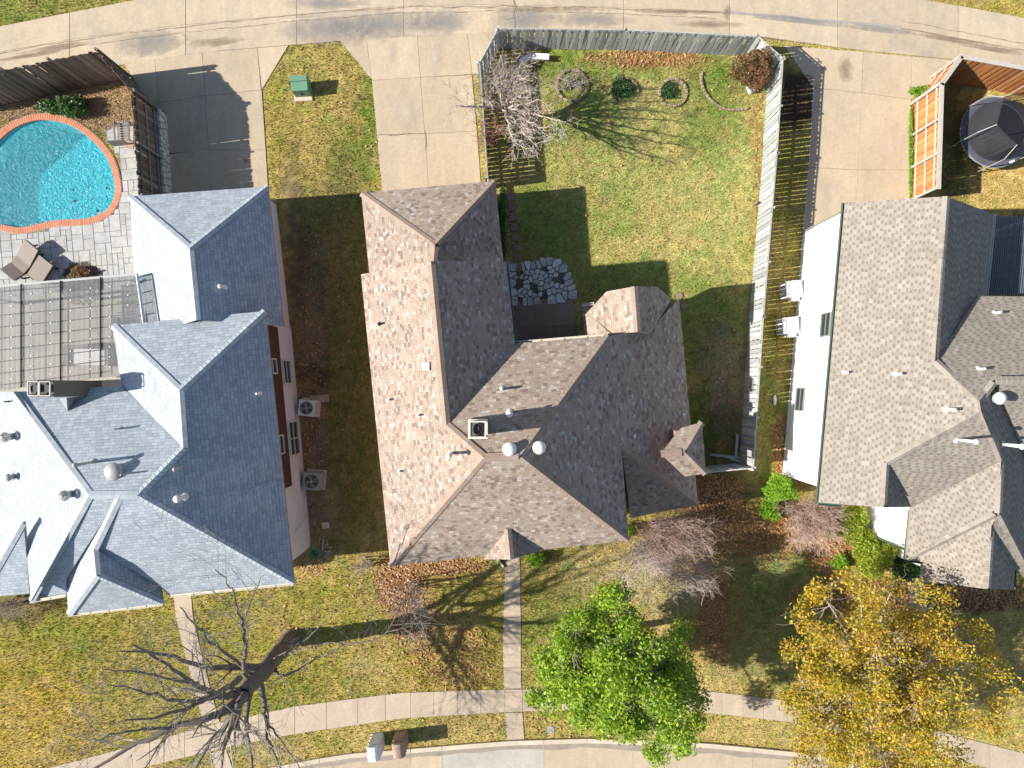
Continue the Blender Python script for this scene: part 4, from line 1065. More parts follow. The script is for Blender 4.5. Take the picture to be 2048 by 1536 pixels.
mb = MB(); mb.tube([G(1728, 1064, 0.05), G(1728, 1064, 3.9)], 0.05, 6); mb.build('downspout', M['gut_g'], HR)
for (px, py, h, r, m, cp) in [(1690, 745, 0.3, 0.05, 'pvc', None), (1793, 748, 0.4, 0.05, 'pvc', None), (1990, 626, 0.4, 0.05, 'pvc', None), (1958, 738, 0.4, 0.05, 'pvc', None), (1895, 819, 0.55, 0.06, 'pvc', None)]:
    pipe_vent(HR, px, py, h, r, M[m], cp)
pipe_vent(HR, 1914, 879, 1.1, 0.06, M['pvc'], 0.1); pipe_vent(HR, 2003, 888, 1.1, 0.07, M['pvc'], 0.12)
dome_vent(HR, 1986, 796, 0.25, 0.6)

# ------------------------------------------------------------------ dark patio cover of the right house
PC = empty('patio_cover', P(2040, 510, 0), 'dark navy corrugated patio cover between the taupe roofs at the right edge', 'patio cover')
for i in range(12):
    a, b_ = 1984 + i * 13, 1984 + i * 13 + 12.6
    mb = MB(); n = 7; vs = []
    for k in range(n):
        x = a + (b_ - a) * k / (n - 1); z = 2.85 + (0.03 if k % 2 else 0)
        p0, p1 = P(x + 2, 432 + (x - 1984) * .02, z), P(x - 14, 590, z); vs += [tuple(p0), tuple(p1)]
    mb.add(vs, [(2 * k, 2 * k + 1, 2 * k + 3, 2 * k + 2) for k in range(n - 1)]); mb.build('panel', M['navy'], PC)
for y in (470, 510, 552):
    mb = MB(); a, b_ = P(1980, y, 2.72), P(2140, y + 4, 2.72); mb.tube([a, b_], 0.05, 4); mb.build('rafter', M['white'], PC)
for x, y in ((2060, 440), (2130, 440)):
    mb = MB(); q = P(x, y, 2.7); mb.box((q.x, q.y, 1.33), (0.1, 0.1, 2.66)); mb.build('post', M['white'], PC)

# ------------------------------------------------------------------ smoked patio cover of the left house
PL = empty('patio_cover', P(130, 660, 0), 'large smoked translucent patio cover with dark rafters beside the pool deck', 'patio cover')
ZC = 3.75
def edge_t(x): return 572 + (x - 0) * (548 - 572) / 275.0
def edge_b(x): return 782 + x * (752 - 782) / 232.0
rx = [-95, -37, 42, 121, 201, 274]
for i in range(len(rx) - 1):
    a, b_ = rx[i], rx[i + 1]
    n = 10 if b_ < 260 else 10
    for k in range(n):
        t0, t1 = k / n, (k + 1) / n
        def pt(x, t):
            yb = edge_b(x)
            xx = x
            if x >= 260: xx = x + 12 * t
            return (xx, edge_t(x) * (1 - t) + yb * t)
        q = [pt(a, t0), pt(b_, t0), pt(b_, t1), pt(a, t1)]
        zk = ZC + 0.01 * (k % 2)
        w = [P(x, y, zk) for x, y in q]
        mb = MB(); mid = [(w[0] * (1 - c_) + w[1] * c_) + Vector((0, 0, .004 * (q_ % 2))) for q_, c_ in enumerate([i_ / 16 for i_ in range(17)])]; mib = [(w[3] * (1 - c_) + w[2] * c_) + Vector((0, 0, .004 * (q_ % 2))) for q_, c_ in enumerate([i_ / 16 for i_ in range(17)])]
        mb.add(mid + mib, [(q_, q_ + 17, q_ + 18, q_ + 1) for q_ in range(16)])
        mb.build('panel', M['poly'], PL)
for x in rx[:-1]:
    mb = MB(); a, b_ = P(x, edge_t(x), ZC + .04), P(x, edge_b(x) - 2, ZC + .04); mb.tube([a, b_], 0.035, 4); mb.build('rafter', M['dark'], PL)
mb = MB(); mb.tube([P(274, 549, ZC + .03), P(288, 646, ZC + .03)], 0.07, 4); mb.build('rafter', M['frame'], PL)
mb = MB(); mb.tube([P(-95, edge_t(-95), ZC), P(275, 548, ZC)], 0.05, 4); mb.build('fascia', M['frame'], PL)
for k in range(9):   # joists under the sheets
    t = (k + 0.5) / 9
    xr = 276 if t < 0.4 else 226
    mb = MB(); a = P(-95, edge_t(-95) * (1 - t) + edge_b(-95) * t, ZC - .1); b_ = P(xr, edge_t(xr) * (1 - t) + edge_b(min(xr, 232)) * t, ZC - .1); mb.tube([a, b_], 0.025, 4); mb.build('purlin', M['screen'], PL)
for i in range(7):   # joists in the other direction
    x = -60 + i * 44
    mb = MB(); mb.tube([P(x + 20, edge_t(x) + 4, ZC - .22), P(x + 20, edge_b(x) - 6, ZC - .22)], 0.03, 4); mb.build('joist', M['screen'], PL)
sc = MB()
for i in range(len(rx) - 1):
    for k in range(1, 10):
        for dx in (.25, .75):
            x = rx[i] + (rx[i + 1] - rx[i]) * dx; t = k / 10
            if x > 220 and t > .35: continue
            q = P(x, edge_t(x) * (1 - t) + edge_b(min(x, 232)) * t, ZC + .03); sc.box(tuple(q), (0.05, 0.05, 0.02))
so = sc.build('screw_caps', M['pvc'], PL); so['kind'] = 'stuff'
for x, y in ((-60, 590), (110, 580), (262, 560)):
    q = P(x, y, ZC - .3); mb = MB(); mb.box((q.x, q.y, (ZC - .3) / 2), (0.12, 0.12, ZC - .3)); mb.build('post', M['frame'], PL)
# patio under the cover
PT = panel_area('patio', [[(60, 590), (190, 580), (196, 660), (66, 670)], [(190, 580), (330, 570), (335, 650), (196, 660)], [(66, 670), (196, 660), (200, 790), (70, 790)], [(196, 660), (333, 650), (333, 790), (200, 790)], [(-60, 600), (60, 590), (66, 670), (-60, 680)], [(-60, 680), (66, 670), (70, 790), (-60, 790)]], M['conc_grey'])
# table and sofa seen through the cover
def box_set(nm, c, label, cat, parts):
    e = empty(nm, c, label, cat)
    for (pn, off, sz, rz, mt) in parts:
        mb = MB(); mb.box((c.x + off[0], c.y + off[1], c.z + off[2]), sz, rz); mb.build(pn, M[mt], e)
    return e
c = G(190, 715, 0.03)
box_set('outdoor_sofa', c, 'pale cushioned sofa standing under the smoked patio cover', 'sofa', [('seat', (0, 0, .25), (2.0, .8, .35), 0, 'white'), ('backrest', (0, .5, .45), (2.0, .2, .75), 0, 'wicker'), ('armrest', (-1.1, 0, .3), (.2, .9, .55), 0, 'wicker'), ('armrest', (1.1, 0, .3), (.2, .9, .55), 0, 'wicker')])
c = G(270, 655, 0.03)
box_set('patio_table', c, 'teal topped table standing under the smoked patio cover', 'table', [('table_top', (0, 0, .72), (1.3, .9, .05), 0, 'gut_b'), ('leg', (.55, .35, .35), (.06, .06, .68), 0, 'dark'), ('leg', (-.55, .35, .35), (.06, .06, .68), 0, 'dark'), ('leg', (.55, -.35, .35), (.06, .06, .68), 0, 'dark'), ('leg', (-.55, -.35, .35), (.06, .06, .68), 0, 'dark')])

# ------------------------------------------------------------------ pool
PO = empty('swimming_pool', G(80, 350, 0), 'kidney shaped swimming pool with turquoise water and orange brick coping', 'pool')
n = len(pool_s)
mb = MB()
deep = [(-70, 350)]
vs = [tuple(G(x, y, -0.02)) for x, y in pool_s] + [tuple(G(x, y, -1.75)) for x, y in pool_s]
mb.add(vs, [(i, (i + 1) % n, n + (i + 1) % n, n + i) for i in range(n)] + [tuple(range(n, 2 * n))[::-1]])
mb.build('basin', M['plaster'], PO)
mb = MB(); mb.add([tuple(G(x, y, -0.12)) for x, y in pool_s], [tuple(range(n - 1, -1, -1))]); mb.build('water', M['water'], PO)
# coping: one brick after another
ring = offset_poly(pool_s, 5.2)
L = [0]
for i in range(n): L.append(L[-1] + math.hypot(ring[(i + 1) % n][0] - ring[i][0], ring[(i + 1) % n][1] - ring[i][1]))
tot = L[-1]; pitch = 4.6; cnt = int(tot / pitch)
bm_ = MB(); bm_.prism([(-.051, -.155), (.051, -.155), (.051, .155), (-.051, .155)], -0.06, 0.0, bevel=0.008)
bme = bpy.data.meshes.new('brick'); bme.from_pydata(bm_.v, [], bm_.f); bme.materials.append(M['cop'])
nb = 0
for k in range(cnt):
    s = k * tot / cnt; i = max(0, int(np.searchsorted(L, s, side='right') - 1)); i = min(i, n - 1)
    t = (s - L[i]) / (L[i + 1] - L[i] + 1e-9); p, q = ring[i], ring[(i + 1) % n]
    x, y = p[0] + (q[0] - p[0]) * t, p[1] + (q[1] - p[1]) * t
    if x < -55: continue
    w = G(x, y, 0.055) - wloc(PO)
    o = link('brick', bme, PO, w); o.rotation_euler = (0, 0, math.atan2(-(q[1] - p[1]), q[0] - p[0])); nb += 1
print('coping bricks', nb)
# mortar bed below the coping
out_ = offset_poly(pool_s, 12.5); mb = MB()
mb.add([tuple(G(x, y, 0.035)) for x, y in pool_s] + [tuple(G(x, y, 0.035)) for x, y in out_] + [tuple(G(x, y, -0.1)) for x, y in pool_s], [(i, (i + 1) % n, n + (i + 1) % n, n + i) for i in range(n)] + [(2 * n + i, 2 * n + (i + 1) % n, (i + 1) % n, i) for i in range(n)])
mb.build('coping_bed', M['mortar'], PO)
CONC_POLYS.append(pool_out)
# leaves and things on the water
mb = MB()
for k in range(26):
    x, y = R.uniform(110, 215), R.uniform(370, 432)
    if not inside(np.array([x]), np.array([y]), pool_s)[0]: continue
    q = G(x, y, -0.105); a = R.uniform(0, 6); s = R.uniform(.02, .05) if k > 2 else .09
    mb.add([(q.x + s * math.cos(a + j * 1.57) * (1 if j % 2 else .6), q.y + s * math.sin(a + j * 1.57), q.z) for j in range(4)], [(0, 1, 2, 3)])
o = mb.build('floating_leaves', M['dark'], origin=G(160, 400, -.105)); tag(o, kind='stuff')

# deck of random ashlar stones
DECK = [(-80, 440), (0, 455), (60, 470), (110, 455), (190, 448), (236, 415), (245, 360), (236, 305), (205, 262), (250, 240), (312, 250), (318, 420), (330, 440), (350, 640), (350, 690), (-80, 640)]
mb = MB(); mb.add([tuple(G(x, y, 0.006)) for x, y in DECK], [tuple(range(len(DECK)))[::-1]]); DK = mb.build('pool_deck', M['deckb'], origin=(0, 0, 0)); DK['kind'] = 'structure'
CONC_POLYS.append(DECK)
u = 11.0; ang = math.radians(-5); ox, oy = 120, 450
BED = (165, 568, 43)
def d2p(i, j): return (ox + (i * u) * math.cos(ang) - (j * u) * math.sin(ang), oy + (i * u) * math.sin(ang) + (j * u) * math.cos(ang))
occ = {}; rd = random.Random(5); nd = 0
NI, NJ = range(-18, 22), range(-22, 20)
cells = [(i, j) for j in NJ for i in NI]
def ok(i, j):
    x, y = d2p(i + .5, j + .5)
    return inside(np.array([x]), np.array([y]), DECK)[0] and not inside(np.array([x]), np.array([y]), pool_mid)[0] and (x - BED[0]) ** 2 + (y - BED[1]) ** 2 > BED[2] ** 2 and y < 600
for (i, j) in cells:
    if (i, j) in occ or not ok(i, j): continue
    opts = [(2, 2), (1, 1), (2, 1), (1, 2), (2, 2), (3, 2), (2, 3), (1, 2), (2, 1)]
    rd.shuffle(opts); opts.append((1, 1))
    for (a, b_) in opts:
        if all((i + x, j + y) not in occ and ok(i + x, j + y) for x in range(a) for y in range(b_)): break
    for x in range(a):
        for y in range(b_): occ[(i + x, j + y)] = 1
    if nd > 295: continue
    pts = [d2p(i + .04, j + .04), d2p(i + a - .04, j + .04), d2p(i + a - .04, j + b_ - .04), d2p(i + .04, j + b_ - .04)]
    mb = MB(); mb.prism([tuple(G(*p)[:2]) for p in pts], -0.02, 0.03 + rd.uniform(-.004, .004), bevel=0.008); mb.build('stone', M['deck'], DK); nd += 1
print('deck stones', nd)

# ------------------------------------------------------------------ fences
def fence(name, label, path, h, pick, rail, pitch=0.215, pw=0.185, rails_side=1, cap=False, rail_h=(0.35, 1.0, 1.6), jitter=0.02, post_every=2.4, top_w=.09, alt=0.0, order=None):
    """path: plan points. pickets are parts sharing one mesh"""
    f = empty(name, G(*path[0], 0), label, 'fence')
    base = wloc(f)
    m0 = MB(); hw = pw / 2
    m0.add([(-hw, -.009, 0), (hw, -.009, 0), (hw, .009, 0), (-hw, .009, 0), (-hw, -.009, h - .04), (hw, -.009, h - .04), (hw, .009, h - .04), (-hw, .009, h - .04), (-hw * .6, -.009, h), (hw * .6, -.009, h), (hw * .6, .009, h), (-hw * .6, .009, h)],
           [(3, 2, 1, 0), (0, 1, 5, 4), (1, 2, 6, 5), (2, 3, 7, 6), (3, 0, 4, 7), (4, 5, 9, 8), (5, 6, 10, 9), (6, 7, 11, 10), (7, 4, 8, 11), (8, 9, 10, 11)])
    pm = bpy.data.meshes.new('picket'); pm.from_pydata(m0.v, [], m0.f); pm.materials.append(pick)
    q0 = MB(); q0.box((0, 0, (h + .03) / 2), (.09, .09, h + .03)); qm = bpy.data.meshes.new('post'); qm.from_pydata(q0.v, [], q0.f); qm.materials.append(rail)
    r = random.Random(len(path) * 7 + int(h * 10)); total = 0
    for a, b_ in zip(path[:-1], path[1:]):
        p, q = G(*a), G(*b_); d = q - p; Ls = d.length; d.normalize(); rz = math.atan2(d.y, d.x)
        nr = Vector((-d.y, d.x, 0)) * rails_side
        k = int(Ls / pitch)
        for i in range(k):
            w = p + d * ((i + .5) * Ls / k)
            if order == 'missing' and r.random() < .03: continue
            o = link('picket', pm, f, w - base - nr * (alt * (i % 2)) + Vector((0, 0, r.uniform(-.02, .02))))
            o.rotation_euler = (r.uniform(-.012, .012), r.uniform(-.012, .012) * 1.5, rz + r.uniform(-.03, .03)); total += 1
        for z in rail_h:
            mb = MB(); mm = p + d * (Ls / 2) + nr * .04; mb.box((mm.x, mm.y, z), (Ls, .045, top_w if z == max(rail_h) else .09), rz); mb.build('rail', rail, f)
        np_ = max(1, round(Ls / post_every))
        for i in range(np_ + 1):
            w = p + d * (Ls * i / np_) + nr * .11
            o = link('post', qm, f, w - base); o.rotation_euler = (0, 0, rz)
        if cap:
            mb = MB(); mm = p + d * (Ls / 2) + nr * .03; mb.box((mm.x, mm.y, h + .02), (Ls + .1, cap, .04), rz); mb.build('cap_board', rail, f)
    print(name, label[:30], 'pickets', total)
    return f
fence('fence', 'weathered grey picket fence round the back lawn of the middle house', [(979, 377), (964, 160), (998, 97), (1240, 100), (1488, 112), (1535, 153), (1524, 330), (1498, 640), (1479, 926), (1393, 934)], 1.9, M['pick_g'], M['rail_g'], rails_side=1, rail_h=(.45, 1.0, 1.72), cap=0.05, top_w=.2)
fence('fence', 'dark brown board fence round the swimming pool garden', [(-120, 237), (86, 193), (260, 157), (326, 230), (340, 421)], 2.9, M['pick_b'], M['rail_b'], pitch=0.155, pw=0.196, rails_side=1, alt=.022, rail_h=(1.0, 1.8, 2.6))
fence('fence', 'orange cedar fence with pale rails round the trampoline garden', [(1822, 402), (1828, 208), (1864, 158), (1990, 181), (2140, 212)], 2.3, M['pick_o'], M['rail_w'], pitch=0.145, pw=0.165, alt=.022, rails_side=1, cap=0.2, rail_h=(.4, 1.2, 1.95), post_every=1.45)
# retaining edge of white stone below the brown fence
ST = empty('stone_wall', G(322, 290, 0), 'low white limestone retaining wall at the foot of the brown fence', 'stone wall')
mb = MB(); mb.prism([tuple(G(*p)[:2]) for p in ((322, 232), (331, 230), (345, 420), (336, 421))], 0, .74); mb.build('mortar_core', M['mortar'], ST)
for row in range(3):
    y = 232 - row * 2
    while y < 414:
        l = R.uniform(9, 17); x = 331 + (y - 230) * .0737; z0 = .02 + row * .26; hh = R.uniform(.2, .25)
        a, b_ = G(x, y + .5), G(x + l * .0737, min(y + l - .5, 421)); o = R.uniform(.04, .09)
        mb = MB(); vs = []
        for z, sh in ((z0, 0.0), (z0 + hh, 0.03)):
            for p, q in ((a, -.05), (b_, -.05), (b_, o), (a, o)): vs.append((p.x + q, p.y + (sh if p is b_ else -sh), z + R.uniform(-.015, .015)))
        mb.add(vs, [(3, 2, 1, 0), (4, 5, 6, 7), (0, 1, 5, 4), (1, 2, 6, 5), (2, 3, 7, 6), (3, 0, 4, 7)][::1]); mb.build('stone', M['limestone'], ST); y += l

# ------------------------------------------------------------------ flagstones, stepping pavers, court
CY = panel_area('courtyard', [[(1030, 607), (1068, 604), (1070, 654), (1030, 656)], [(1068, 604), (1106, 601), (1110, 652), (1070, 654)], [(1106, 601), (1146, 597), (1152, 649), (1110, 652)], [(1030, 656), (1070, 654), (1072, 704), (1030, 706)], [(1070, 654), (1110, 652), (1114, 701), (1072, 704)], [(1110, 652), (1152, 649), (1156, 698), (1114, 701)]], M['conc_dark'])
mb = MB(); FLP = [(1026, 536), (1110, 524), (1130, 552), (1146, 594), (1026, 604)]; mb.add([tuple(G(x, y, .012)) for x, y in FLP], [tuple(range(len(FLP)))[::-1]]); FG = mb.build('flagstone_patio', plain('mossy_soil', (0.13, 0.12, 0.08), .95, .4, 6), origin=(0, 0, 0)); FG['kind'] = 'structure'; CONC_POLYS.append(FLP)
rf = random.Random(9); seeds = []
for _ in range(4000):
    x, y = rf.uniform(1026, 1147), rf.uniform(526, 602)
    if inside(np.array([x]), np.array([y]), FLP)[0] and all((x - a) ** 2 + (y - b_) ** 2 > (60 + 170 * ((int(x) * 7 + int(y) * 13) % 10) / 10.0) for a, b_ in seeds): seeds.append((x, y))
for (x, y) in seeds:      # voronoi cell of each seed
    poly = [(x - 12, y - 12), (x + 12, y - 12), (x + 12, y + 12), (x - 12, y + 12)]
    for (a, b_) in seeds:
        if (a, b_) == (x, y) or (a - x) ** 2 + (b_ - y) ** 2 > 1200: continue
        nx_, ny_ = a - x, b_ - y; l = math.hypot(nx_, ny_); nx_ /= l; ny_ /= l; lim = l / 2 - 0.75
        out = []
        for i in range(len(poly)):
            p, q = poly[i], poly[(i + 1) % len(poly)]
            dp = (p[0] - x) * nx_ + (p[1] - y) * ny_; dq = (q[0] - x) * nx_ + (q[1] - y) * ny_
            if dp <= lim: out.append(p)
            if (dp <= lim) != (dq <= lim):
                t = (lim - dp) / (dq - dp); out.append((p[0] + (q[0] - p[0]) * t, p[1] + (q[1] - p[1]) * t))
        poly = out
        if len(poly) < 3: break
    if len(poly) < 3 or rf.random() < .12: continue
    # round the corners
    rp = []
    for i in range(len(poly)):
        p, q = poly[i], poly[(i + 1) % len(poly)]
        rp += [(p[0] * .85 + q[0] * .15, p[1] * .85 + q[1] * .15), (p[0] * .15 + q[0] * .85, p[1] * .15 + q[1] * .85)]
    mb = MB(); mb.prism([tuple(G(*p)[:2]) for p in rp], 0, .05 + rf.uniform(0, .02), bevel=.012); mb.build('flagstone', M['flag'], FG)
SP = empty('stepping_stones', G(1020, 470, 0), 'row of square brown stepping pavers beside the garage of the middle house', 'pavers')
for i, y in enumerate(range(388, 530, 20)):
    x = 1014 + (y - 388) * .11
    mb = MB(); mb.prism([tuple(G(*p)[:2]) for p in ((x, y), (x + 14, y - 1), (x + 15, y + 14), (x + 1, y + 15))], 0, .06, bevel=.012); mb.build('paver', M['paver'], SP)
    CONC_POLYS.append([(x, y), (x + 14, y - 1), (x + 15, y + 14), (x + 1, y + 15)])

# ------------------------------------------------------------------ vegetation
def mesh_np(name, verts, faces_n, mat, parent=None, cols=None, loc=None):
    """verts (n,3); faces are consecutive runs of faces_n vertices"""
    nv = len(verts); nf = nv // faces_n
    me = bpy.data.meshes.new(name)
    me.vertices.add(nv); me.vertices.foreach_set('co', verts.astype(np.float32).ravel())
    me.loops.add(nv); me.loops.foreach_set('vertex_index', np.arange(nv, dtype=np.int32))
    me.polygons.add(nf); me.polygons.foreach_set('loop_start', np.arange(0, nv, faces_n, dtype=np.int32)); me.polygons.foreach_set('loop_total', np.full(nf, faces_n, dtype=np.int32))
    me.update(calc_edges=True)
    if cols is not None:
        at = me.color_attributes.new('tone', 'FLOAT_COLOR', 'POINT')
        c4 = np.ones((nv, 4), np.float32); c4[:, :3] = cols; at.data.foreach_set('color', c4.ravel())
    me.materials.append(mat)
    return link(name, me, parent, loc)

def leaf_quads(cen, size, tilt=0.9, aspect=0.55, rng=NR):
    n = len(cen)
    nrm = rng.normal(size=(n, 3)); nrm[:, 2] = np.abs(nrm[:, 2]) + 1.0 / tilt - 0.4
    nrm /= np.linalg.norm(nrm, axis=1)[:, None]
    t = rng.normal(size=(n, 3)); t -= (t * nrm).sum(1)[:, None] * nrm; t /= np.linalg.norm(t, axis=1)[:, None]
    b = np.cross(nrm, t)
    s = (size * rng.uniform(.45, 1.5, n))[:, None]
    v = np.stack([cen - t * s, cen - b * s * aspect + nrm * s * .15, cen + t * s, cen + b * s * aspect + nrm * s * .15], 1)
    return v.reshape(-1, 3)

def grow(rng, p, d, L, r, depth, out, wander=0.35, grav=0.0, nchild=(3, 6), shrink=0.62, seg=5):
    pts = [p.copy()]; q = p.copy(); dd = d.copy()
    for i in range(seg):
        dd = dd + Vector((rng.gauss(0, wander), rng.gauss(0, wander), rng.gauss(0, wander) + grav)) * 0.45
        dd.normalize(); q = q + dd * (L / seg); pts.append(q.copy())
    rad = [r * (1 - 0.75 * i / seg) for i in range(seg + 1)]
    out.append((pts, rad, depth))
    if depth <= 0: return
    for _ in range(rng.randint(*nchild)):
        t = rng.uniform(0.25, 1.0); i = min(int(t * seg), seg - 1); f = t * seg - i
        base = pts[i].lerp(pts[i + 1], f); ax = (pts[i + 1] - pts[i]).normalized()
        sd_ = Vector((rng.gauss(0, 1), rng.gauss(0, 1), rng.gauss(0, 1))); sd_ -= ax * sd_.dot(ax)
        if sd_.length < 1e-3: continue
        sd_.normalize(); nd_ = (ax * rng.uniform(.6, 1.1) + sd_ * rng.uniform(.5, 1.0)).normalized()
        grow(rng, base, nd_, L * shrink * rng.uniform(.6, 1.1), max(rad[i] * 0.6, .004), depth - 1, out, wander, grav, nchild, shrink, max(3, seg - 1))

def from_limbs(rng, limbs, depth=2, childL=1.6, n_per=6, wander=.3, nchild=(3, 5), start=.3, shrink=.62, taper=.8, cf=.6):
    out = []
    for pts, r0, r1 in limbs:
        sp = smooth_pts(pts, 5); m = len(sp)
        for i in range(1, m - 1): sp[i] = sp[i] + Vector((rng.gauss(0, .03), rng.gauss(0, .03), rng.gauss(0, .03)))
        rad = [r0 + (r1 - r0) * (i / (m - 1)) ** taper for i in range(m)]
        out.append((sp, rad, 9))
        for _ in range(n_per):
            t = rng.uniform(start, 1.0); i = min(int(t * (m - 1)), m - 2)
            ax = (sp[i + 1] - sp[i]).normalized(); sd_ = Vector((rng.gauss(0, 1), rng.gauss(0, 1), rng.gauss(.25, .7))); sd_ -= ax * sd_.dot(ax); sd_.normalize()
            nd_ = (ax * rng.uniform(.7, 1.2) + sd_ * rng.uniform(.5, .9)).normalized()
            grow(rng, sp[i].copy(), nd_, childL * rng.uniform(.6, 1.2), max(rad[i] * cf, .008), depth, out, wander, .05, nchild, shrink)
    return out

def branch_objs(e, out, mat_t, mat_w, thick=0.045):
    a, b_ = MB(), MB()
    for pts, rad, dpt in out:
        if dpt == 9 or rad[0] > thick: a.tube(pts, rad, 8 if dpt == 9 else 5, cap=False)
        else: b_.tube(pts, [max(x, .0045) for x in rad], 3, cap=False)
    if a.v: a.build('trunk', mat_t, e, True)
    if b_.v:
        o = b_.build('twigs', mat_w, e); o['kind'] = 'stuff'

# --- big bare tree in the front garden of the left house
rg = random.Random(23)
BT = empty('bare_tree', G(580, 1275, 0), 'large leafless tree with thick dark trunk on the front lawn left of the middle walkway', 'tree')
def PL3(l): return [P(*q) for q in l]
limbs = [
 ([G(582, 1274, -.1), G(580, 1280, 1.2), P(546, 1318, 2.6), P(528, 1342, 4.0), P(500, 1372, 5.4), P(486, 1392, 6.2)], .47, .31),
 (PL3([(506, 1366, 5.0), (486, 1392, 6.2), (468, 1440, 7.4), (446, 1500, 9)]), .30, .04),
 (PL3([(520, 1350, 4.2), (505, 1364, 5.2), (470, 1386, 6.3), (440, 1392, 7.2), (392, 1368, 8.6), (335, 1332, 10.2), (268, 1290, 12)]), .24, .03),
 (PL3([(500, 1370, 5.2), (470, 1404, 6.4), (425, 1432, 7.2), (340, 1457, 7.8), (235, 1508, 8.4), (140, 1570, 9.0)]), .24, .03),
 (PL3([(528, 1335, 3.9), (480, 1334, 5.2), (415, 1333, 6.6), (330, 1310, 9), (240, 1302, 11)]), .19, .025),
 (PL3([(500, 1368, 5.0), (488, 1340, 5.8), (490, 1290, 6.7), (487, 1250, 7.6), (500, 1205, 8.4), (528, 1150, 9.4)]), .11, .015),
 (PL3([(487, 1256, 7.5), (474, 1215, 8.4), (462, 1175, 9.2), (430, 1140, 10)]), .06, .012),
 (PL3([(505, 1365, 5.0), (494, 1430, 5.4), (500, 1500, 5.8), (515, 1600, 6.2)]), .15, .02),
 (PL3([(520, 1350, 4.4), (526, 1388, 4.6), (532, 1440, 4.9), (540, 1490, 5.1), (580, 1575, 5.4)]), .17, .02),
 (PL3([(492, 1385, 6.0), (450, 1450, 6.2), (408, 1505, 6.5), (365, 1590, 6.9)]), .17, .02),
 (PL3([(492, 1385, 6.0), (455, 1475, 6.0), (432, 1600, 6.4)]), .12, .02),
 (PL3([(480, 1355, 6.0), (420, 1392, 7.8), (340, 1430, 10), (250, 1440, 12)]), .14, .02),
 (PL3([(549, 1322, 2.9), (552, 1342, 3.3), (566, 1352, 3.7), (620, 1325, 5.0), (690, 1288, 6.2)]), .10, .015),
 (PL3([(548, 1316, 3.0), (600, 1290, 4.6), (640, 1250, 6.0), (690, 1210, 7)]), .03, .01),
 (PL3([(540, 1322, 3.4), (640, 1290, 6.0), (760, 1275, 7.2), (800, 1210, 8)]), .035, .01),
 (PL3([(505, 1350, 4.8), (440, 1300, 7.4), (395, 1255, 9.6), (360, 1215, 11)]), .09, .015),
 (PL3([(440, 1392, 7.2), (380, 1402, 9), (300, 1385, 11), (220, 1370, 12.5)]), .10, .015),
 (PL3([(395, 1366, 8.6), (350, 1360, 10), (280, 1345, 11.6), (205, 1340, 13)]), .07, .012),
 (PL3([(340, 1457, 7.8), (270, 1460, 9.5), (190, 1480, 11)]), .07, .012),
 (PL3([(532, 1440, 4.9), (560, 1480, 5.2), (610, 1550, 5.5)]), .06, .012),
]
out = from_limbs(rg, limbs[:1], 0, 1, 0)
out += from_limbs(rg, limbs[1:], 2, 2.1, 8, .26, (2, 5), .3, taper=.95, cf=.42)
branch_objs(BT, out, M['bark'], M['twig'])
# --- bare ornamental tree inside the back fence
rg = random.Random(5)
b0 = G(1030, 238, 0)
OT = empty('bare_tree', b0, 'spreading pale-twigged leafless tree in the fence corner behind the middle house', 'tree')
limbs = [([b0 + Vector((0, 0, -.1)), P(1018, 222, 1.3), P(1008, 215, 1.9)], .13, .09)]
for (x, y, z) in [(960, 190, 4.4), (912, 212, 4.6), (985, 130, 5.2), (1040, 150, 5.4), (1080, 200, 5.4), (1092, 262, 5.2), (1078, 300, 4.8), (1000, 108, 4.6), (1045, 120, 5.2), (1122, 242, 4.6), (1030, 292, 4.4), (1060, 175, 5.6)]:
    m1 = P(1008 + (x - 1008) * .35, 215 + (y - 215) * .35, 2.6); limbs.append(([P(1008, 215, 1.7), m1, P(1008 + (x - 1008) * .7, 215 + (y - 215) * .7, 3.5), P(x, y, z)], .085, .014))
out = from_limbs(rg, limbs[:1], 0, 1, 0) + from_limbs(rg, limbs[1:], 2, 1.0, 11, .32, (3, 5), .25)
branch_objs(OT, out, M['bark_l'], M['bark_l'], .03)
b1 = G(990, 290, 0)
RT = empty('bare_shrub', b1, 'small red-twigged leafless shrub against the left side of the back fence', 'shrub')
limbs = []
for k in range(14):
    a = rg.uniform(0, 6.28); rr = rg.uniform(.3, .9); limbs.append(([b1, b1 + Vector((rr * .4 * math.cos(a) - .2, rr * .4 * math.sin(a), 1.0)), b1 + Vector((rr * math.cos(a) - .3, rr * math.sin(a) + .2, 2.3))], .03, .008))
branch_objs(RT, from_limbs(rg, limbs, 1, .6, 7, .3, (2, 4), .3), M['bark_r'], M['bark_r'], .03)

def twig_shrub(name, label, px, py, rxy, h, mat, n=40, seed=1, cat='shrub', base=None, child=.9, per=8, lean=(0, 0)):
    rg = random.Random(seed)
    c = P(px, py, h * .75); b0 = Vector((c.x, c.y, 0)) if base is None else base
    e = empty(name, b0, label, cat)
    limbs = []
    for k in range(n):
        a = rg.uniform(0, 6.28); rr = math.sqrt(rg.random()); tip = Vector((c.x + rr * rxy[0] * math.cos(a) + lean[0], c.y + rr * rxy[1] * math.sin(a) + lean[1], h * (1.05 - .35 * rr * rr) * rg.uniform(.85, 1.05)))
        s0 = b0 + Vector((rg.uniform(-.25, .25), rg.uniform(-.25, .25), 0)); mid = s0.lerp(tip, .45) + Vector((0, 0, h * .12))
        limbs.append(([s0, mid, tip], .024, .005))
    branch_objs(e, from_limbs(rg, limbs, 1, child, per, .3, (2, 4), .35), mat, mat, .03)
    return e
twig_shrub('bare_tree', 'leafless crape myrtle beside the front corner of the middle house', 1345, 1075, (1.95, 1.3), 3.4, M['twig_p'], 62, 3, 'tree', G(1310, 1050, 0), .8, 11)
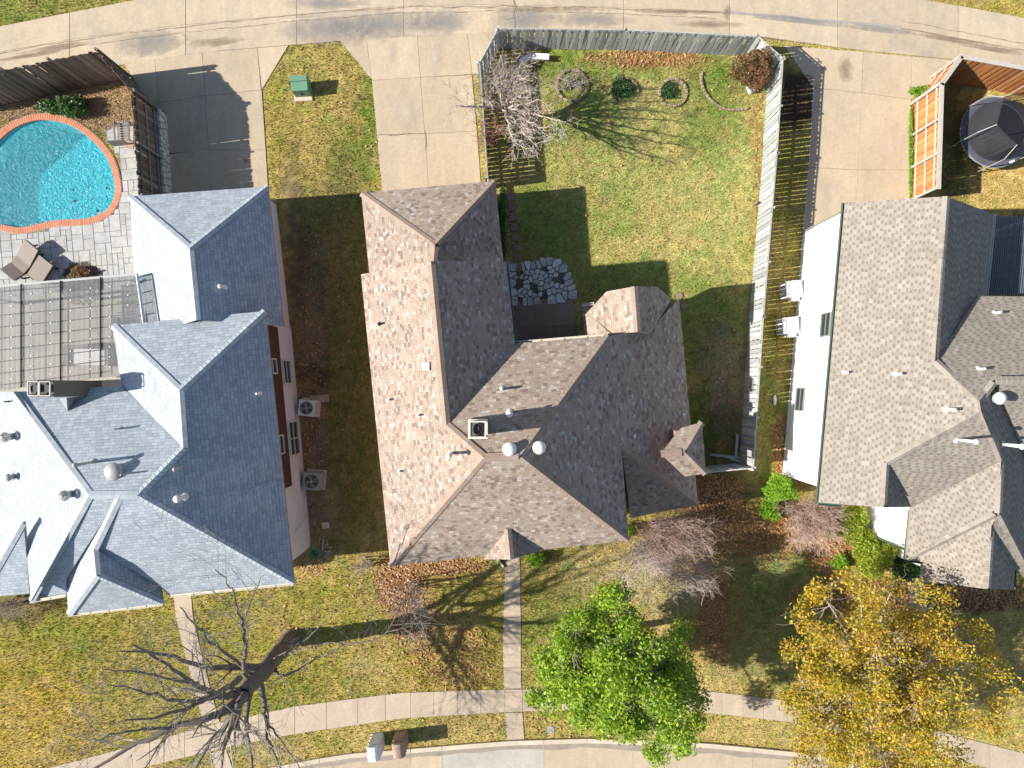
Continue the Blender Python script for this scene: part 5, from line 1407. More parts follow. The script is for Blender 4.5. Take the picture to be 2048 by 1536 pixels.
twig_shrub('bare_tree', 'second leafless crape myrtle nearer the green tree on the front lawn', 1330, 1150, (2.5, 1.4), 3.2, M['bark_l'], 60, 4, 'tree', G(1275, 1095, 0), .9, 10)
twig_shrub('bare_shrub', 'bare tan shrub between the green topiary and the taupe roofed house', 1628, 1040, (1.6, 1.35), 2.2, M['twig_p'], 56, 6, child=.7, per=10)
twig_shrub('bare_shrub', 'small bare shrub on the left house corner by the walkway', 725, 1135, (.5, .5), 1.4, M['bark_l'], 10, 8, child=.5, per=5)
twig_shrub('bare_shrub', 'dry ornamental shrub left of the round planting beds in the back garden', 1140, 165, (.9, .8), .6, M['bark_l'], 18, 12, child=.4, per=5)
twig_shrub('bare_tree', 'thin leafless tree over the leaf litter before the middle house', 812, 1215, (.9, 1.3), 4.0, M['twig'], 12, 14, 'tree', G(830, 1165, 0), .9, 7)
twig_shrub('bare_shrub', 'bare bush at the bottom left corner of the grey roofed house', 10, 1215, (.8, .4), 1.4, M['bark_l'], 16, 15, child=.6)

def leaf_crown(e, clumps, per, sig, size, mat, rng, name='crown', tilt=.9, aspect=.55):
    cs = []
    for (c, s, w) in clumps:
        n = int(per * w); d = rng.normal(size=(n, 3)); d /= np.linalg.norm(d, axis=1)[:, None] + 1e-9
        rr = rng.random(n) ** .5
        d = d * rr[:, None] * sig * s; d[:, 2] *= .75
        cs.append(np.array(c)[None] + d)
    cen = np.concatenate(cs)
    v = leaf_quads(cen, size, tilt, aspect, rng) - np.array(wloc(e))[None]
    o = mesh_np(name, v, 4, mat, e); o['kind'] = 'stuff'
    return cen

def leafy_tree(label, base, centre, rad, nclump, per, sig, size, mat, seed, extra=(), trunk_r=.2, bark=None, density=None, flat=.0, ncaps=None):
    rng = np.random.default_rng(seed); rg = random.Random(seed)
    e = empty('leafy_tree', base, label, 'tree')
    cl = []
    tries = 0
    while len(cl) < nclump and tries < 20000:
        tries += 1
        d = Vector(rng.normal(size=3)).normalized() * (rng.random() ** .38)
        lob = 1 + .22 * math.sin(3 * math.atan2(d.y, d.x) + seed) + .13 * math.sin(7 * math.atan2(d.y, d.x) + 2 * seed)
        p = Vector((centre.x + d.x * rad[0] * lob, centre.y + d.y * rad[1] * lob, centre.z + d.z * rad[2]))
        if density and rg.random() > density(p): continue
        cl.append((p, rg.uniform(.7, 1.25), rg.uniform(.6, 1.2)))
    for q in extra: cl.append((q, .9, .9))
    cen = leaf_crown(e, cl, per, sig, size, mat, rng)
    out = []
    out.append(([base + Vector((0, 0, -.1)), base.lerp(Vector((centre.x, centre.y, centre.z - rad[2] * .6)), .9)], [trunk_r, trunk_r * .7], 9))
    fork = base.lerp(Vector((centre.x, centre.y, centre.z - rad[2] * .6)), .88)
    for (p, s, w) in cl[::2]:
        mid = fork.lerp(p, .5) + Vector((rg.uniform(-.3, .3), rg.uniform(-.3, .3), rg.uniform(0, .4)))
        sp = smooth_pts([fork, mid, p], 4); out.append((sp, [trunk_r * .35 * (1 - .85 * i / (len(sp) - 1)) for i in range(len(sp))], 2))
        for _ in range(7):
            dd = Vector((rg.gauss(0, 1), rg.gauss(0, 1), rg.gauss(0, .6))).normalized(); grow(rg, p.lerp(mid, rg.random() * .4), dd, .8, .014, 1, out, .3, 0, (2, 3))
    branch_objs(e, out, bark or M['bark_l'], bark or M['bark_l'])
    return e
cg = P(1238, 1345, 5.4)
ex = [P(1222, 1188, 5.6), P(1228, 1205, 6), P(1305, 1498, 4.2), P(1318, 1512, 4.0), P(1390, 1440, 4.6), P(1100, 1345, 5), P(1085, 1315, 5), P(1362, 1262, 5.4), P(1375, 1375, 5), P(1150, 1240, 6), P(1160, 1440, 5), P(1330, 1475, 4.6), P(1205, 1455, 5), P(1370, 1480, 4.4), P(1400, 1400, 4.6)]
leafy_tree('dense green leafy tree on the front lawn right of the middle walkway', G(1205, 1262, 0), cg, (3.15, 3.05, 2.5), 145, 430, .62, .066, M['leaf_g'], 4, ex, .2)
cy = P(1792, 1392, 5.6)
def dens(p):
    # thinner towards the street side on the right
    gx, gy = p.x * 40 + 1024, 768 - p.y * 40
    return 1.0 - .62 * min(1, max(0, (gx - 1640) / 160)) * min(1, max(0, (gy - 1190) / 110)) - .15
ex = [P(1640, 1180, 6), P(1690, 1160, 6.2), P(1720, 1175, 6), P(1740, 1210, 6.6), P(1600, 1230, 5.5), P(1585, 1300, 5.2), P(1590, 1390, 5), P(1640, 1440, 5), P(1890, 1195, 5.5), P(1880, 1240, 6), P(1620, 1350, 6), P(1640, 1270, 6.4), P(1690, 1480, 6), P(1740, 1510, 6.2)]
leafy_tree('tall autumn tree with yellow and orange leaves before the taupe roofed house', G(1668, 1262, 0), cy, (5.0, 4.7, 2.7), 220, 290, .68, .058, M['leaf_y'], 8, ex, .22, M['bark_l'], dens)

def bush(name, label, px, py, r, h, mat, n=3000, size=.05, seed=1, cat='shrub', squash=.8):
    rng = np.random.default_rng(seed); c = P(px, py, h * .6)
    e = empty(name, Vector((c.x, c.y, 0)), label, cat)
    d = rng.normal(size=(n, 3)); d /= np.linalg.norm(d, axis=1)[:, None]
    lob = 1 + .18 * np.sin(3 * np.arctan2(d[:, 1], d[:, 0]) + seed) + .1 * np.sin(8 * np.arctan2(d[:, 1], d[:, 0]))
    rr = (rng.random(n) ** .3) * lob
    cen = np.array([c.x, c.y, h * .55])[None] + d * rr[:, None] * np.array([r[0], r[1], h * .5])[None]
    cen[:, 2] = np.maximum(cen[:, 2], .03)
    v = leaf_quads(cen, size, .9, .5, rng) - np.array(wloc(e))[None]
    o = mesh_np('foliage', v, 4, mat, e); o['kind'] = 'stuff'
    mb = MB(); rg = random.Random(seed)
    for k in range(7):
        a = rg.uniform(0, 6.28); mb.tube([(c.x, c.y, 0), (c.x + r[0] * .4 * math.cos(a), c.y + r[1] * .4 * math.sin(a), h * .45), (c.x + r[0] * .7 * math.cos(a), c.y + r[1] * .7 * math.sin(a), h * .8)], [.03, .02, .008], 5, cap=False)
    mb.build('stems', M['bark'], e)
    return e
bush('shrub', 'rounded bright green shrub at the white wall, upper of the two', 1562, 978, (.68, .62), 2.2, M['leaf_s'], 5200, .045, 3)
bush('shrub', 'bright green shrub below the rounded one, striped by twig shadows', 1541, 1018, (.52, .62), 1.0, M['leaf_s'], 3600, .045, 4)
bush('shrub', 'reddish green nandina bush in the back corner of the grey fence', 1508, 135, (.95, .85), 2.2, M['leaf_n'], 6500, .05, 5)
bush('hedge', 'yellow-green hedge plant beside the gutter corner, nearest the taupe roof', 1708, 1045, (.65, .95), 1.4, M['leaf_h'], 5200, .05, 6, 'hedge')
bush('hedge', 'large golden green hedge mound below the white wall', 1748, 1105, (1.1, 1.15), 1.6, M['leaf_h'], 9500, .05, 7, 'hedge')
bush('hedge', 'dark green hedge bush in the notch of the taupe roof', 1815, 1140, (.75, .6), 1.1, M['leaf_d'], 3500, .05, 8, 'hedge')
bush('shrub', 'small yellow-green ball shrub between the bare shrub and the hedge', 1668, 1063, (.38, .35), .7, M['leaf_h'], 1500, .04, 9)
bush('shrub', 'low green shrub in the leaf litter under the hedge', 1682, 1125, (.42, .38), .7, M['leaf_s'], 1500, .045, 10)
bush('shrub', 'spreading green shrub in the pool garden by the brown fence', 128, 212, (1.25, .5), .9, M['leaf_d'], 3800, .06, 11)
bush('shrub', 'small green shrub beside the middle doorway walk', 1072, 1120, (.45, .35), .8, M['leaf_s'], 1600, .04, 12)
bush('shrub', 'green plant clump by the front corner of the middle house', 1256, 1062, (.28, .4), .8, M['leaf_s'], 1200, .04, 13)
bush('plant', 'low green plant in the round mulch bed of the pool deck', 160, 543, (.5, .25), .5, M['leaf_n'], 900, .05, 14, 'plant')
bush('plant', 'dark leafy clump in the middle stone ring of the back garden', 1245, 176, (.62, .58), .25, M['leaf_d'], 1300, .05, 15, 'plant')
bush('plant', 'green clump in the right stone ring of the back garden', 1338, 182, (.42, .45), .25, M['leaf_d'], 800, .05, 16, 'plant')
bush('plant', 'dark monkey grass strip along the garage wall', 1003, 450, (.22, 1.9), .4, M['leaf_d'], 4500, .06, 17, 'plant')
bush('shrub', 'climbing greenery at the foot of the orange fence', 1842, 182, (.55, .3), .5, M['leaf_s'], 1100, .045, 18)
bush('plant', 'narrow green strip of plants along the cedar fence beside the drive', 1822, 305, (.08, 2.6), .25, M['leaf_s'], 1800, .04, 19, 'plant')

def agave(label, px, py, r, seed):
    rg = random.Random(seed); c = G(px, py, 0); e = empty('agave', c, label, 'plant'); mb = MB()
    for k in range(20):
        a = k * 2.4; l = r * rg.uniform(.75, 1.1); u = Vector((math.cos(a), math.sin(a), 0)); s = Vector((-u.y, u.x, 0)) * .035
        p = [c, c + u * l * .5 + Vector((0, 0, .28)), c + u * l + Vector((0, 0, .2 + .25 * rg.random()))]
        mb.add([p[0] - s, p[0] + s, p[1] + s * 1.3, p[2], p[1] - s * 1.3, p[1] - Vector((0, 0, .03))], [(0, 1, 2, 4), (4, 2, 3), (1, 0, 5), (2, 1, 5), (0, 4, 5), (3, 2, 5), (4, 3, 5)])
    mb.build('leaves', M['agave'], e)
agave('spiky green agave at the front right corner of the grey roofed house', 632, 1105, .5, 2)
agave('spiky plant in shade below the grey roof beside the walkway', 210, 1135, .5, 3)

# --- grass blades, dead blades and leaf litter (real geometry)
def scatter(n, box, rng, prob=None, avoid=True):
    gx = rng.uniform(box[0], box[2], n); gy = rng.uniform(box[1], box[3], n)
    keep = np.ones(n, bool)
    if avoid:
        for poly in CONC_POLYS:
            xs_ = [p[0] for p in poly]; ys_ = [p[1] for p in poly]
            m = keep & (gx > min(xs_)) & (gx < max(xs_)) & (gy > min(ys_)) & (gy < max(ys_))
            idx = np.nonzero(m)[0]
            if len(idx): keep[idx[inside(gx[idx], gy[idx], poly)]] = False
    gx, gy = gx[keep], gy[keep]
    if prob is not None:
        k = rng.random(len(gx)) < prob(gx, gy); gx, gy = gx[k], gy[k]
    return gx, gy
CONC_POLYS += [DECK, [(90, 165), (240, 130), (305, 212), (316, 412), (250, 260), (150, 235), (20, 235), (-80, 280), (-80, 190)]]
def near(gx, gy, blobs):
    a = np.zeros(len(gx))
    for (cx, cy, rx_, ry_, s) in blobs:
        a = np.maximum(a, s * np.clip(1.35 - ((gx - cx) / rx_) ** 2 - ((gy - cy) / ry_) ** 2, 0, 1))
    return a
BARE = [(615, 820, 35, 290, 1), (650, 1010, 30, 80, .7), (1450, 770, 45, 90, .7), (1420, 985, 60, 35, 1), (580, 500, 18, 200, 1), (1800, 1190, 190, 28, 1), (1590, 195, 34, 60, 1), (30, 1200, 110, 20, .8)]
def gprob(gx, gy):
    return np.clip(1 - near(gx, gy, BARE), 0.04, 1) * (.75 + .5 * fbm(gx + 3000, gy + 3000, 20, 23))
gx, gy = scatter(640000, (-60, -40, 2110, 1580), NR, gprob)
n = len(gx); print('blades', n)
root_ = np.stack([(gx - 1024) / 40, (768 - gy) / 40, np.zeros(n)], 1)
a = NR.uniform(0, 2 * np.pi, n); hgt = NR.uniform(.035, .11, n); lean = NR.uniform(.1, 1.0, n) * hgt; wd = NR.uniform(.009, .026, n)
la = NR.uniform(0, 2 * np.pi, n)
s = np.stack([np.cos(a) * wd, np.sin(a) * wd, np.zeros(n)], 1)
tip = root_ + np.stack([np.cos(la) * lean, np.sin(la) * lean, hgt], 1)
v = np.stack([root_ - s, root_ + s, tip], 1).reshape(-1, 3)
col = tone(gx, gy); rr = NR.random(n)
col = col * NR.uniform(.55, 1.5, n)[:, None]
dry = rr > .66; col[dry] = col[dry] * np.array([1.35, 1.2, 1.15])[None] + np.array([.05, .035, .015])[None]
wet = rr < .28; col[wet] *= np.array([.62, .9, .6])[None]
mesh_np('grass', v, 3, M['blade'], None, np.repeat(np.clip(col, 0, .85), 3, axis=0)).__setitem__('kind', 'stuff')
LIT = [(800, 1170, 50, 60, 1), (870, 1132, 110, 18, 1), (830, 1240, 55, 60, .5), (900, 1310, 90, 90, .35), (1420, 985, 65, 38, 1), (1480, 1050, 90, 40, .7), (1530, 1085, 80, 35, .7), (1430, 1230, 30, 90, .8), (1660, 1100, 50, 50, .8), (1800, 1190, 200, 32, 1), (1960, 1195, 110, 24, .8),
       (1560, 900, 12, 80, .8), (1610, 1040, 70, 40, .6), (1290, 118, 110, 16, .8), (625, 1125, 30, 28, .6), (620, 820, 30, 280, .14), (1380, 1130, 60, 40, .4), (1515, 300, 8, 280, .25), (1660, 1180, 60, 40, .15), (1450, 770, 50, 110, .1), (1100, 1450, 300, 30, .05), (560, 1300, 300, 160, .02), (650, 60, 800, 60, 0)]
gx, gy = scatter(420000, (540, 60, 2100, 1540), NR, lambda x, y: near(x, y, LIT) * .85 + .006)
n = len(gx); cen = np.stack([(gx - 1024) / 40, (768 - gy) / 40, NR.uniform(.02, .07, n)], 1); print('litter', n)
mesh_np('fallen_leaves', leaf_quads(cen, .055, .35, .6), 4, M['litter']).__setitem__('kind', 'stuff')
# mulch and dry cuttings in the pool garden and the round bed
def chips(poly, n, size, mat, name, z=.05, seed=3):
    rng = np.random.default_rng(seed); xs_ = [p[0] for p in poly]; ys_ = [p[1] for p in poly]
    x = rng.uniform(min(xs_), max(xs_), n); y = rng.uniform(min(ys_), max(ys_), n); k = inside(x, y, poly) & ~inside(x, y, pool_out); x, y = x[k], y[k]
    cen = np.stack([(x - 1024) / 40, (768 - y) / 40, rng.uniform(.0, z, len(x))], 1)
    o = mesh_np(name, leaf_quads(cen, size, .6, .4, rng), 4, mat); o['kind'] = 'stuff'
straw_m = leaf_mat('dry_cutting', [(.16, .10, .06), (.34, .22, .14), (.46, .31, .16), (.26, .17, .12)], .05)
chips([(-80, 195), (60, 180), (235, 142), (300, 214), (310, 262), (250, 250), (212, 262), (150, 235), (20, 240), (-80, 300)], 50000, .03, straw_m, 'dry_cuttings', .1)
chips([(165 + 44 * math.cos(k * .4), 568 + 44 * math.sin(k * .4)) for k in range(16)], 5000, .035, M['mulch'], 'mulch', .05, 5)
chips([(965, 1050), (1012, 1050), (1010, 1125), (975, 1100)], 3000, .03, M['mulch'], 'mulch', .05, 6)
chips([(1570, 150), (1626, 150), (1622, 240), (1560, 240)], 5000, .035, M['mulch'], 'mulch', .04, 7)

# ------------------------------------------------------------------ small things
def ring_bed(label, gx, gy, r, seed, n=16, skip=0):
    rg = random.Random(seed); e = empty('stone_ring', G(gx, gy, 0), label, 'stone ring')
    for k in range(n):
        if k < skip: continue
        a = 2 * math.pi * k / n + .1; a2 = a + 2 * math.pi / n * .9
        pts = [(gx + rr * math.cos(t), gy + rr * math.sin(t)) for rr, t in ((r - 2.4, a), (r + 2.4, a), (r + 2.6, (a + a2) / 2), (r + 2.3, a2), (r - 2.3, a2))]
        mb = MB(); mb.prism([tuple(G(*p)[:2]) for p in pts], 0, rg.uniform(.09, .14), bevel=.02); mb.build('stone', M['edging'], e)
ring_bed('stone ring of the leftmost round bed, round the dry shrub', 1144, 172, 31, 1, 18)
ring_bed('stone ring of the middle round bed in the back garden', 1248, 184, 27, 2, 15, 5)
ring_bed('stone ring of the rightmost round bed in the back garden', 1346, 186, 27, 3, 16)
SE = empty('stone_edging', G(1420, 200, 0), 'curved sandstone edging of the corner bed under the nandina bush', 'edging')
cv = smooth_pts([(1404, 144, 0), (1402, 165, 0), (1412, 190, 0), (1432, 210, 0), (1455, 220, 0), (1480, 221, 0), (1496, 217, 0)], 4)
for i in range(len(cv) - 1):
    a, b_ = cv[i], cv[i + 1]; d = (b_ - a); d.normalize(); s = Vector((-d.y, d.x, 0)) * 2.2
    a, b_ = a + d * .4, b_ - d * .4
    mb = MB(); mb.prism([tuple(G(p.x, p.y)[:2]) for p in (a - s, a + s, b_ + s, b_ - s)], 0, R.uniform(.09, .14), bevel=.015); mb.build('stone', M['edging'], SE)
def pale_edge(label, pts):
    e = empty('garden_edging', G(pts[0][0], pts[0][1], 0), label, 'edging')
    cv = smooth_pts([(x, y, 0) for x, y in pts], 3)
    for i in range(len(cv) - 1):
        a, b_ = cv[i], cv[i + 1]; d = (b_ - a); d.normalize(); s = Vector((-d.y, d.x, 0)) * 1.7
        a, b_ = a + d * .25, b_ - d * .25
        mb = MB(); mb.prism([tuple(G(p.x, p.y)[:2]) for p in (a - s, a + s, b_ + s, b_ - s)], 0, .16, bevel=.015); mb.build('brick', M['limestone'], e)
pale_edge('curved pale brick edging left of the middle front walk', [(960, 1092), (978, 1102), (994, 1116), (1008, 1134)])
pale_edge('short pale brick edging right of the middle front walk', [(1078, 1092), (1068, 1105), (1063, 1114)])

# transformer cabinet
T0 = G(600, 190, 0); TX = empty('utility_cabinet', T0, 'green utility cabinet on a concrete pad in the grass between the driveways', 'utility box')
mb = MB(); mb.prism([tuple(G(*p)[:2]) for p in ((588, 180), (624, 178), (626, 202), (590, 204))], 0, .08, bevel=.01); mb.build('pad', M['curb'], TX)
CONC_POLYS.append([(588, 180), (624, 178), (626, 202), (590, 204)])
mb = MB(); q = [G(591, 168, 0), G(623, 166, 0), G(625, 194, 0), G(593, 196, 0)]
vs = [(p.x, p.y, .08) for p in q] + [(q[0].x, q[0].y, .92), (q[1].x, q[1].y, .92), (q[2].x, q[2].y, .82), (q[3].x, q[3].y, .82)]
mb.add(vs, [(0, 1, 5, 4), (1, 2, 6, 5), (2, 3, 7, 6), (3, 0, 4, 7), (4, 5, 6, 7)]); mb.build('cabinet', M['green_box'], TX)
m_ = [q[0].lerp(q[3], .38), q[1].lerp(q[2], .38)]; mb = MB(); c_ = (m_[0] + m_[1]) / 2; mb.box((c_.x, c_.y, .9), (.84, .02, .03), math.radians(3.5)); mb.build('lid_seam', M['gut_g'], TX)
mb = MB(); c_ = (q[2] + q[3]) / 2; mb.box((c_.x, c_.y - .02, .45), (.1, .03, .2), math.radians(3.5)); mb.build('handle', M['dark'], TX)

# mailboxes
def mailbox(gx, gy, label, mat, mm, rz, flag):
    c = G(gx, gy, 0); e = empty('brick_mailbox', c, label, 'mailbox', 'brick mailboxes at the kerb')
    mb = MB(); mb.box((c.x, c.y, .6), (.55, .62, 1.2), rz); mb.build('mortar_core', mm, e)
    nrow = 8; ca, sa = math.cos(rz), math.sin(rz)
    bmb = MB(); bmb.box((0, 0, 0), (.2, .1, .128)); bme = bpy.data.meshes.new('brick'); bme.from_pydata(bmb.v, [], bmb.f); bme.materials.append(mat)
    for r_ in range(nrow):
        z = .08 + r_ * .142
        for side in range(4):
            for k in (-1, 0, 1):
                off = k * .2 + (.05 if r_ % 2 else -.05)
                if abs(off) > .22: off = .2 * (1 if off > 0 else -1)
                lx, ly, rr = ((off, -.30, 0), (off, .30, 0), (-.265, off, math.pi / 2), (.265, off, math.pi / 2))[side]
                o = link('brick', bme, e, Vector((lx * ca - ly * sa, lx * sa + ly * ca, z))); o.rotation_euler = (0, 0, rz + rr)
    mb = MB(); n = 9
    vs = []
    for y in (-.34, .34):
        for i in range(n):
            t = math.pi * i / (n - 1); x = .31 * math.cos(t); z = 1.2 + .27 * math.sin(t); vs.append((c.x + x * ca - y * sa, c.y + x * sa + y * ca, z))
    mb.add(vs, [(i, i + 1, n + i + 1, n + i) for i in range(n - 1)] + [tuple(range(n))[::-1], tuple(range(n, 2 * n))]); mb.build('arched_top', mat, e)
    d = Vector((.0 * ca + .37 * sa, .0 * sa - .37 * ca, 0)); mb = MB(); mb.box((c.x + d.x, c.y + d.y, 1.08), (.2, .03, .2), rz); mb.build('door', M['dark'] if flag else M['metal'], e)
    return e
mailbox(757, 1479, 'white painted brick mailbox with arched top at the kerb, left one', M['brick_pale'], M['white'], math.radians(5), 0)
mailbox(805, 1473, 'brown brick mailbox with arched top at the kerb, right of the white one', M['brick_tan'], M['mortar'], math.radians(5), 1)

# air conditioners
def ac(label, c, s, h, body, rz, group, wall=False):
    e = empty('air_conditioner', c, label, 'air conditioner', group)
    mb = MB(); mb.box((c.x, c.y, .04), (s + .15, s + .15, .08), rz); mb.build('pad', M['curb'], e)
    mb = MB(); mb.box((c.x, c.y, .08 + h / 2), (s, s, h), rz); mb.build('cabinet', body, e)
    top = .08 + h
    mb = MB(); mb.cyl((c.x, c.y, top - .02), s * .40, .03, 28); mb.build('fan_opening', M['dark'], e)
    mb = MB()
    for k in range(4):
        a = k * math.pi / 2 + .4; u = Vector((math.cos(a), math.sin(a), 0)); w_ = Vector((-u.y, u.x, 0)); p = Vector((c.x, c.y, top + .015))
        mb.add([p + u * .06 - w_ * .05, p + u * s * .36 - w_ * .08, p + u * s * .36 + w_ * .08 + Vector((0, 0, .01)), p + u * .06 + w_ * .03 + Vector((0, 0, .01))], [(0, 1, 2, 3)])
    mb.build('fan_blade', M['screen'], e)
    mb = MB()
    for rr in (.14, .22, .30, .38):
        mb.tube([(c.x + s * rr * 1.05 * math.cos(t * .3142), c.y + s * rr * 1.05 * math.sin(t * .3142), top + .035) for t in range(21)], .005, 4, cap=False)
    for k in range(4):
        a = k * math.pi / 2 + rz; mb.tube([(c.x + .05 * math.cos(a), c.y + .05 * math.sin(a), top + .04), (c.x + s * .43 * math.cos(a), c.y + s * .43 * math.sin(a), top + .03)], .012, 4)
    mb.cyl((c.x, c.y, top + .03), .07, .03, 12); mb.build('grille', M['metal'], e)
    mb = MB()
    for k in range(9):
        z = .16 + k * (h - .1) / 9
        mb.box((c.x, c.y, z), (s + .02, s * .86, .012), rz); mb.box((c.x, c.y, z + .01), (s * .86, s + .02, .012), rz)
    mb.build('louvres', M['metal'], e)
    return e
ac('pale air conditioner on a slab beside the left house wall, upper of the two', P(613, 816, .8) * Vector((1, 1, 0)), .78, .72, M['pvc'], -.08, 'air conditioners between the houses')
ac('grey air conditioner beside the left house wall, lower of the two', P(623, 963, .85) * Vector((1, 1, 0)), .84, .78, M['metal'], -.08, 'air conditioners between the houses')
def hvac_r(px, py, label):
    c = P(px, py, .8); c.z = 0; e = empty('air_conditioner', c, label, 'air conditioner', 'white air conditioners at the white wall')
    mb = MB(); mb.box((c.x, c.y, .06), (.85, .8, .12), .08); mb.build('pad', M['curb'], e)
    mb = MB(); mb.box((c.x, c.y, .12 + .36), (.72, .74, .72), .08); mb.build('cabinet', M['white'], e)
    mb = MB(); mb.box((c.x - .02, c.y, .86), (.78, .8, .04), .08); mb.build('lid', M['white'], e)
    mb = MB()
    for k in range(5): mb.box((c.x - .385, c.y - .3 + k * .15, .48), (.03, .05, .66), .08)
    mb.build('louvres', M['gut_b'], e)
    mb = MB(); mb.box((c.x + .1, c.y - .48, .55), (.4, .16, .4), .08); mb.build('control_box', M['white'], e)
    mb = MB(); mb.tube([(c.x + .3, c.y - .5, .3), (c.x + .45, c.y - .7, .25), (c.x + .55, c.y - .5, .5), (c.x + .6, c.y - .35, 1.0)], .02, 6); mb.build('hose', M['metal'], e)
hvac_r(1588, 578, 'white air conditioner at the white wall, upper of the two')
hvac_r(1581, 651, 'white air conditioner at the white wall, lower of the two')
o = box_set('wooden_pallet', G(640, 797, 0), 'brown board lying behind the upper air conditioner', 'board', [('board', (0, 0, .06), (.95, .35, .06), .03, 'rust')])
mb = MB(); p0 = G(634, 830, .02); cvp = smooth_pts([G(632, 832, .03), G(633, 870, .03), G(640, 895, .03), G(636, 925, .03), G(640, 948, .03)], 5); mb.tube(cvp, .012, 5); o = mb.build('garden_hose', M['gut_b']); tag(o, 'thin dark hose on the bare soil between the two air conditioners', 'hose')
mb = MB(); mb.tube(smooth_pts([G(640, 990, .03), G(644, 1020, .03), G(655, 1050, .03), G(656, 1090, .03)], 5), .012, 5); o = mb.build('garden_hose', M['screen']); tag(o, 'thin pale hose on the soil below the lower air conditioner', 'hose')

# trampoline
TC = P(1992, 264, .85); TC.z = 0
TR = empty('trampoline', TC, 'round black trampoline with safety net behind the cedar fence', 'trampoline')
rad = 1.68; nn = 32
mb = MB(); mb.cyl((TC.x, TC.y, .84), rad * .84, .012, nn); mb.build('jumping_mat', M['tramp'], TR)
mb = MB(); vs = []
for r_, z in ((rad * .83, .87), (rad, .88), (rad + .03, .82)):
    for k in range(nn): vs.append((TC.x + r_ * math.cos(2 * math.pi * k / nn), TC.y + r_ * math.sin(2 * math.pi * k / nn), z))
mb.add(vs, [(j * nn + k, j * nn + (k + 1) % nn, (j + 1) * nn + (k + 1) % nn, (j + 1) * nn + k) for j in range(2) for k in range(nn)]); mb.build('safety_pad', M['tramp_pad'], TR)
mb = MB(); mb.tube([(TC.x + rad * 1.02 * math.cos(2 * math.pi * k / nn), TC.y + rad * 1.02 * math.sin(2 * math.pi * k / nn), .8) for k in range(nn + 1)], .035, 6); mb.build('frame_ring', M['gut_b'], TR)
pk = [math.radians(a) for a in (15, 75, 135, 195, 255, 315)]
for a in pk:
    u = Vector((math.cos(a), math.sin(a), 0)); b_ = Vector((TC.x, TC.y, 0))
    mb = MB(); mb.tube([b_ + u * (rad + .12) + Vector((0, 0, .02)), b_ + u * (rad + .12) + Vector((0, 0, 1.2)), b_ + u * (rad + .1) + Vector((0, 0, 2.1)), b_ + u * (rad * .78) + Vector((0, 0, 2.75))], .022, 6); mb.build('pole', M['metal'], TR)
    mb = MB(); mb.tube([b_ + u * (rad + .1) + Vector((0, 0, .6)), b_ + u * (rad * .9) + Vector((0, 0, .05))], .025, 6); mb.build('leg', M['gut_b'], TR)
for i in range(6):
    a0, a1 = pk[i], pk[(i + 1) % 6]
    if a1 < a0: a1 += 2 * math.pi
    t0 = Vector((math.cos(a0), math.sin(a0), 0)) * rad * .78; t1 = Vector((math.cos(a1), math.sin(a1), 0)) * rad * .78; b_ = Vector((TC.x, TC.y, 0)); vs = []
    for k in range(7):
        a = a0 + (a1 - a0) * k / 6; lo = b_ + Vector((math.cos(a), math.sin(a), 0)) * rad * .86 + Vector((0, 0, .86)); hi = b_ + t0.lerp(t1, k / 6) + Vector((0, 0, 2.72 - .05 * math.sin(math.pi * k / 6)))
        vs += [tuple(lo), tuple(hi)]
    mb = MB(); mb.add(vs, [(2 * k, 2 * k + 2, 2 * k + 3, 2 * k + 1) for k in range(6)]); mb.build('net_panel', M['mesh'], TR)
    mb = MB(); mb.tube([b_ + t0 + Vector((0, 0, 2.73)), b_ + t1 + Vector((0, 0, 2.73))], .014, 5); mb.build('top_rail', M['dark'], TR)
mb = MB(); mb.box((TC.x + .75, TC.y - 1.45, .895), (.28, .1, .01), .35); mb.build('care_label', M['pvc'], TR)

# loungers by the pool
def lounger(px, py, rz, l, w, label, tip):
    c = P(px, py, .35); c.z = 0.03; e = empty('sun_lounger', c, label, 'lounger', 'wicker loungers on the pool deck')
    ca, sa = math.cos(rz), math.sin(rz)
    def T(x, y, z): return (c.x + x * ca - y * sa, c.y + x * sa + y * ca, c.z + z)
    prof = tip
    for nm, th, mt, ww in (('seat', .07, 'wicker', w), ('frame', .16, 'wicker_d', w - .05)):
        mb = MB(); vs = []
        for (x, z) in prof:
            zt = z if nm == 'seat' else z - .072
            vs += [T(x, -ww / 2, zt), T(x, ww / 2, zt), T(x, ww / 2, zt - th), T(x, -ww / 2, zt - th)]
        m = len(prof); fs = [(0, 1, 2, 3), tuple((m - 1) * 4 + k for k in (3, 2, 1, 0))]
        for i in range(m - 1):
            for k in range(4): fs.append((i * 4 + k, (i + 1) * 4 + k, (i + 1) * 4 + (k + 1) % 4, i * 4 + (k + 1) % 4))
        mb.add(vs, fs); mb.build(nm, M[mt], e)
    for x in (-l * .4, l * .4):
        for y in (-w * .42, w * .42):
            mb = MB(); q = T(x, y, .1); mb.box((q[0], q[1], .11), (.07, .07, .2), rz); mb.build('leg', M['wicker_d'], e)
    return e
lounger(47, 522, math.radians(50), 1.9, .85, 'taupe wicker lounger, the longer one nearer the left edge', [(-.95, .62), (-.45, .36), (0, .34), (.95, .66)])
lounger(84, 541, math.radians(52), 1.15, .85, 'taupe wicker ottoman lounger, right of the long one by the mulch bed', [(-.58, .4), (.58, .58)])
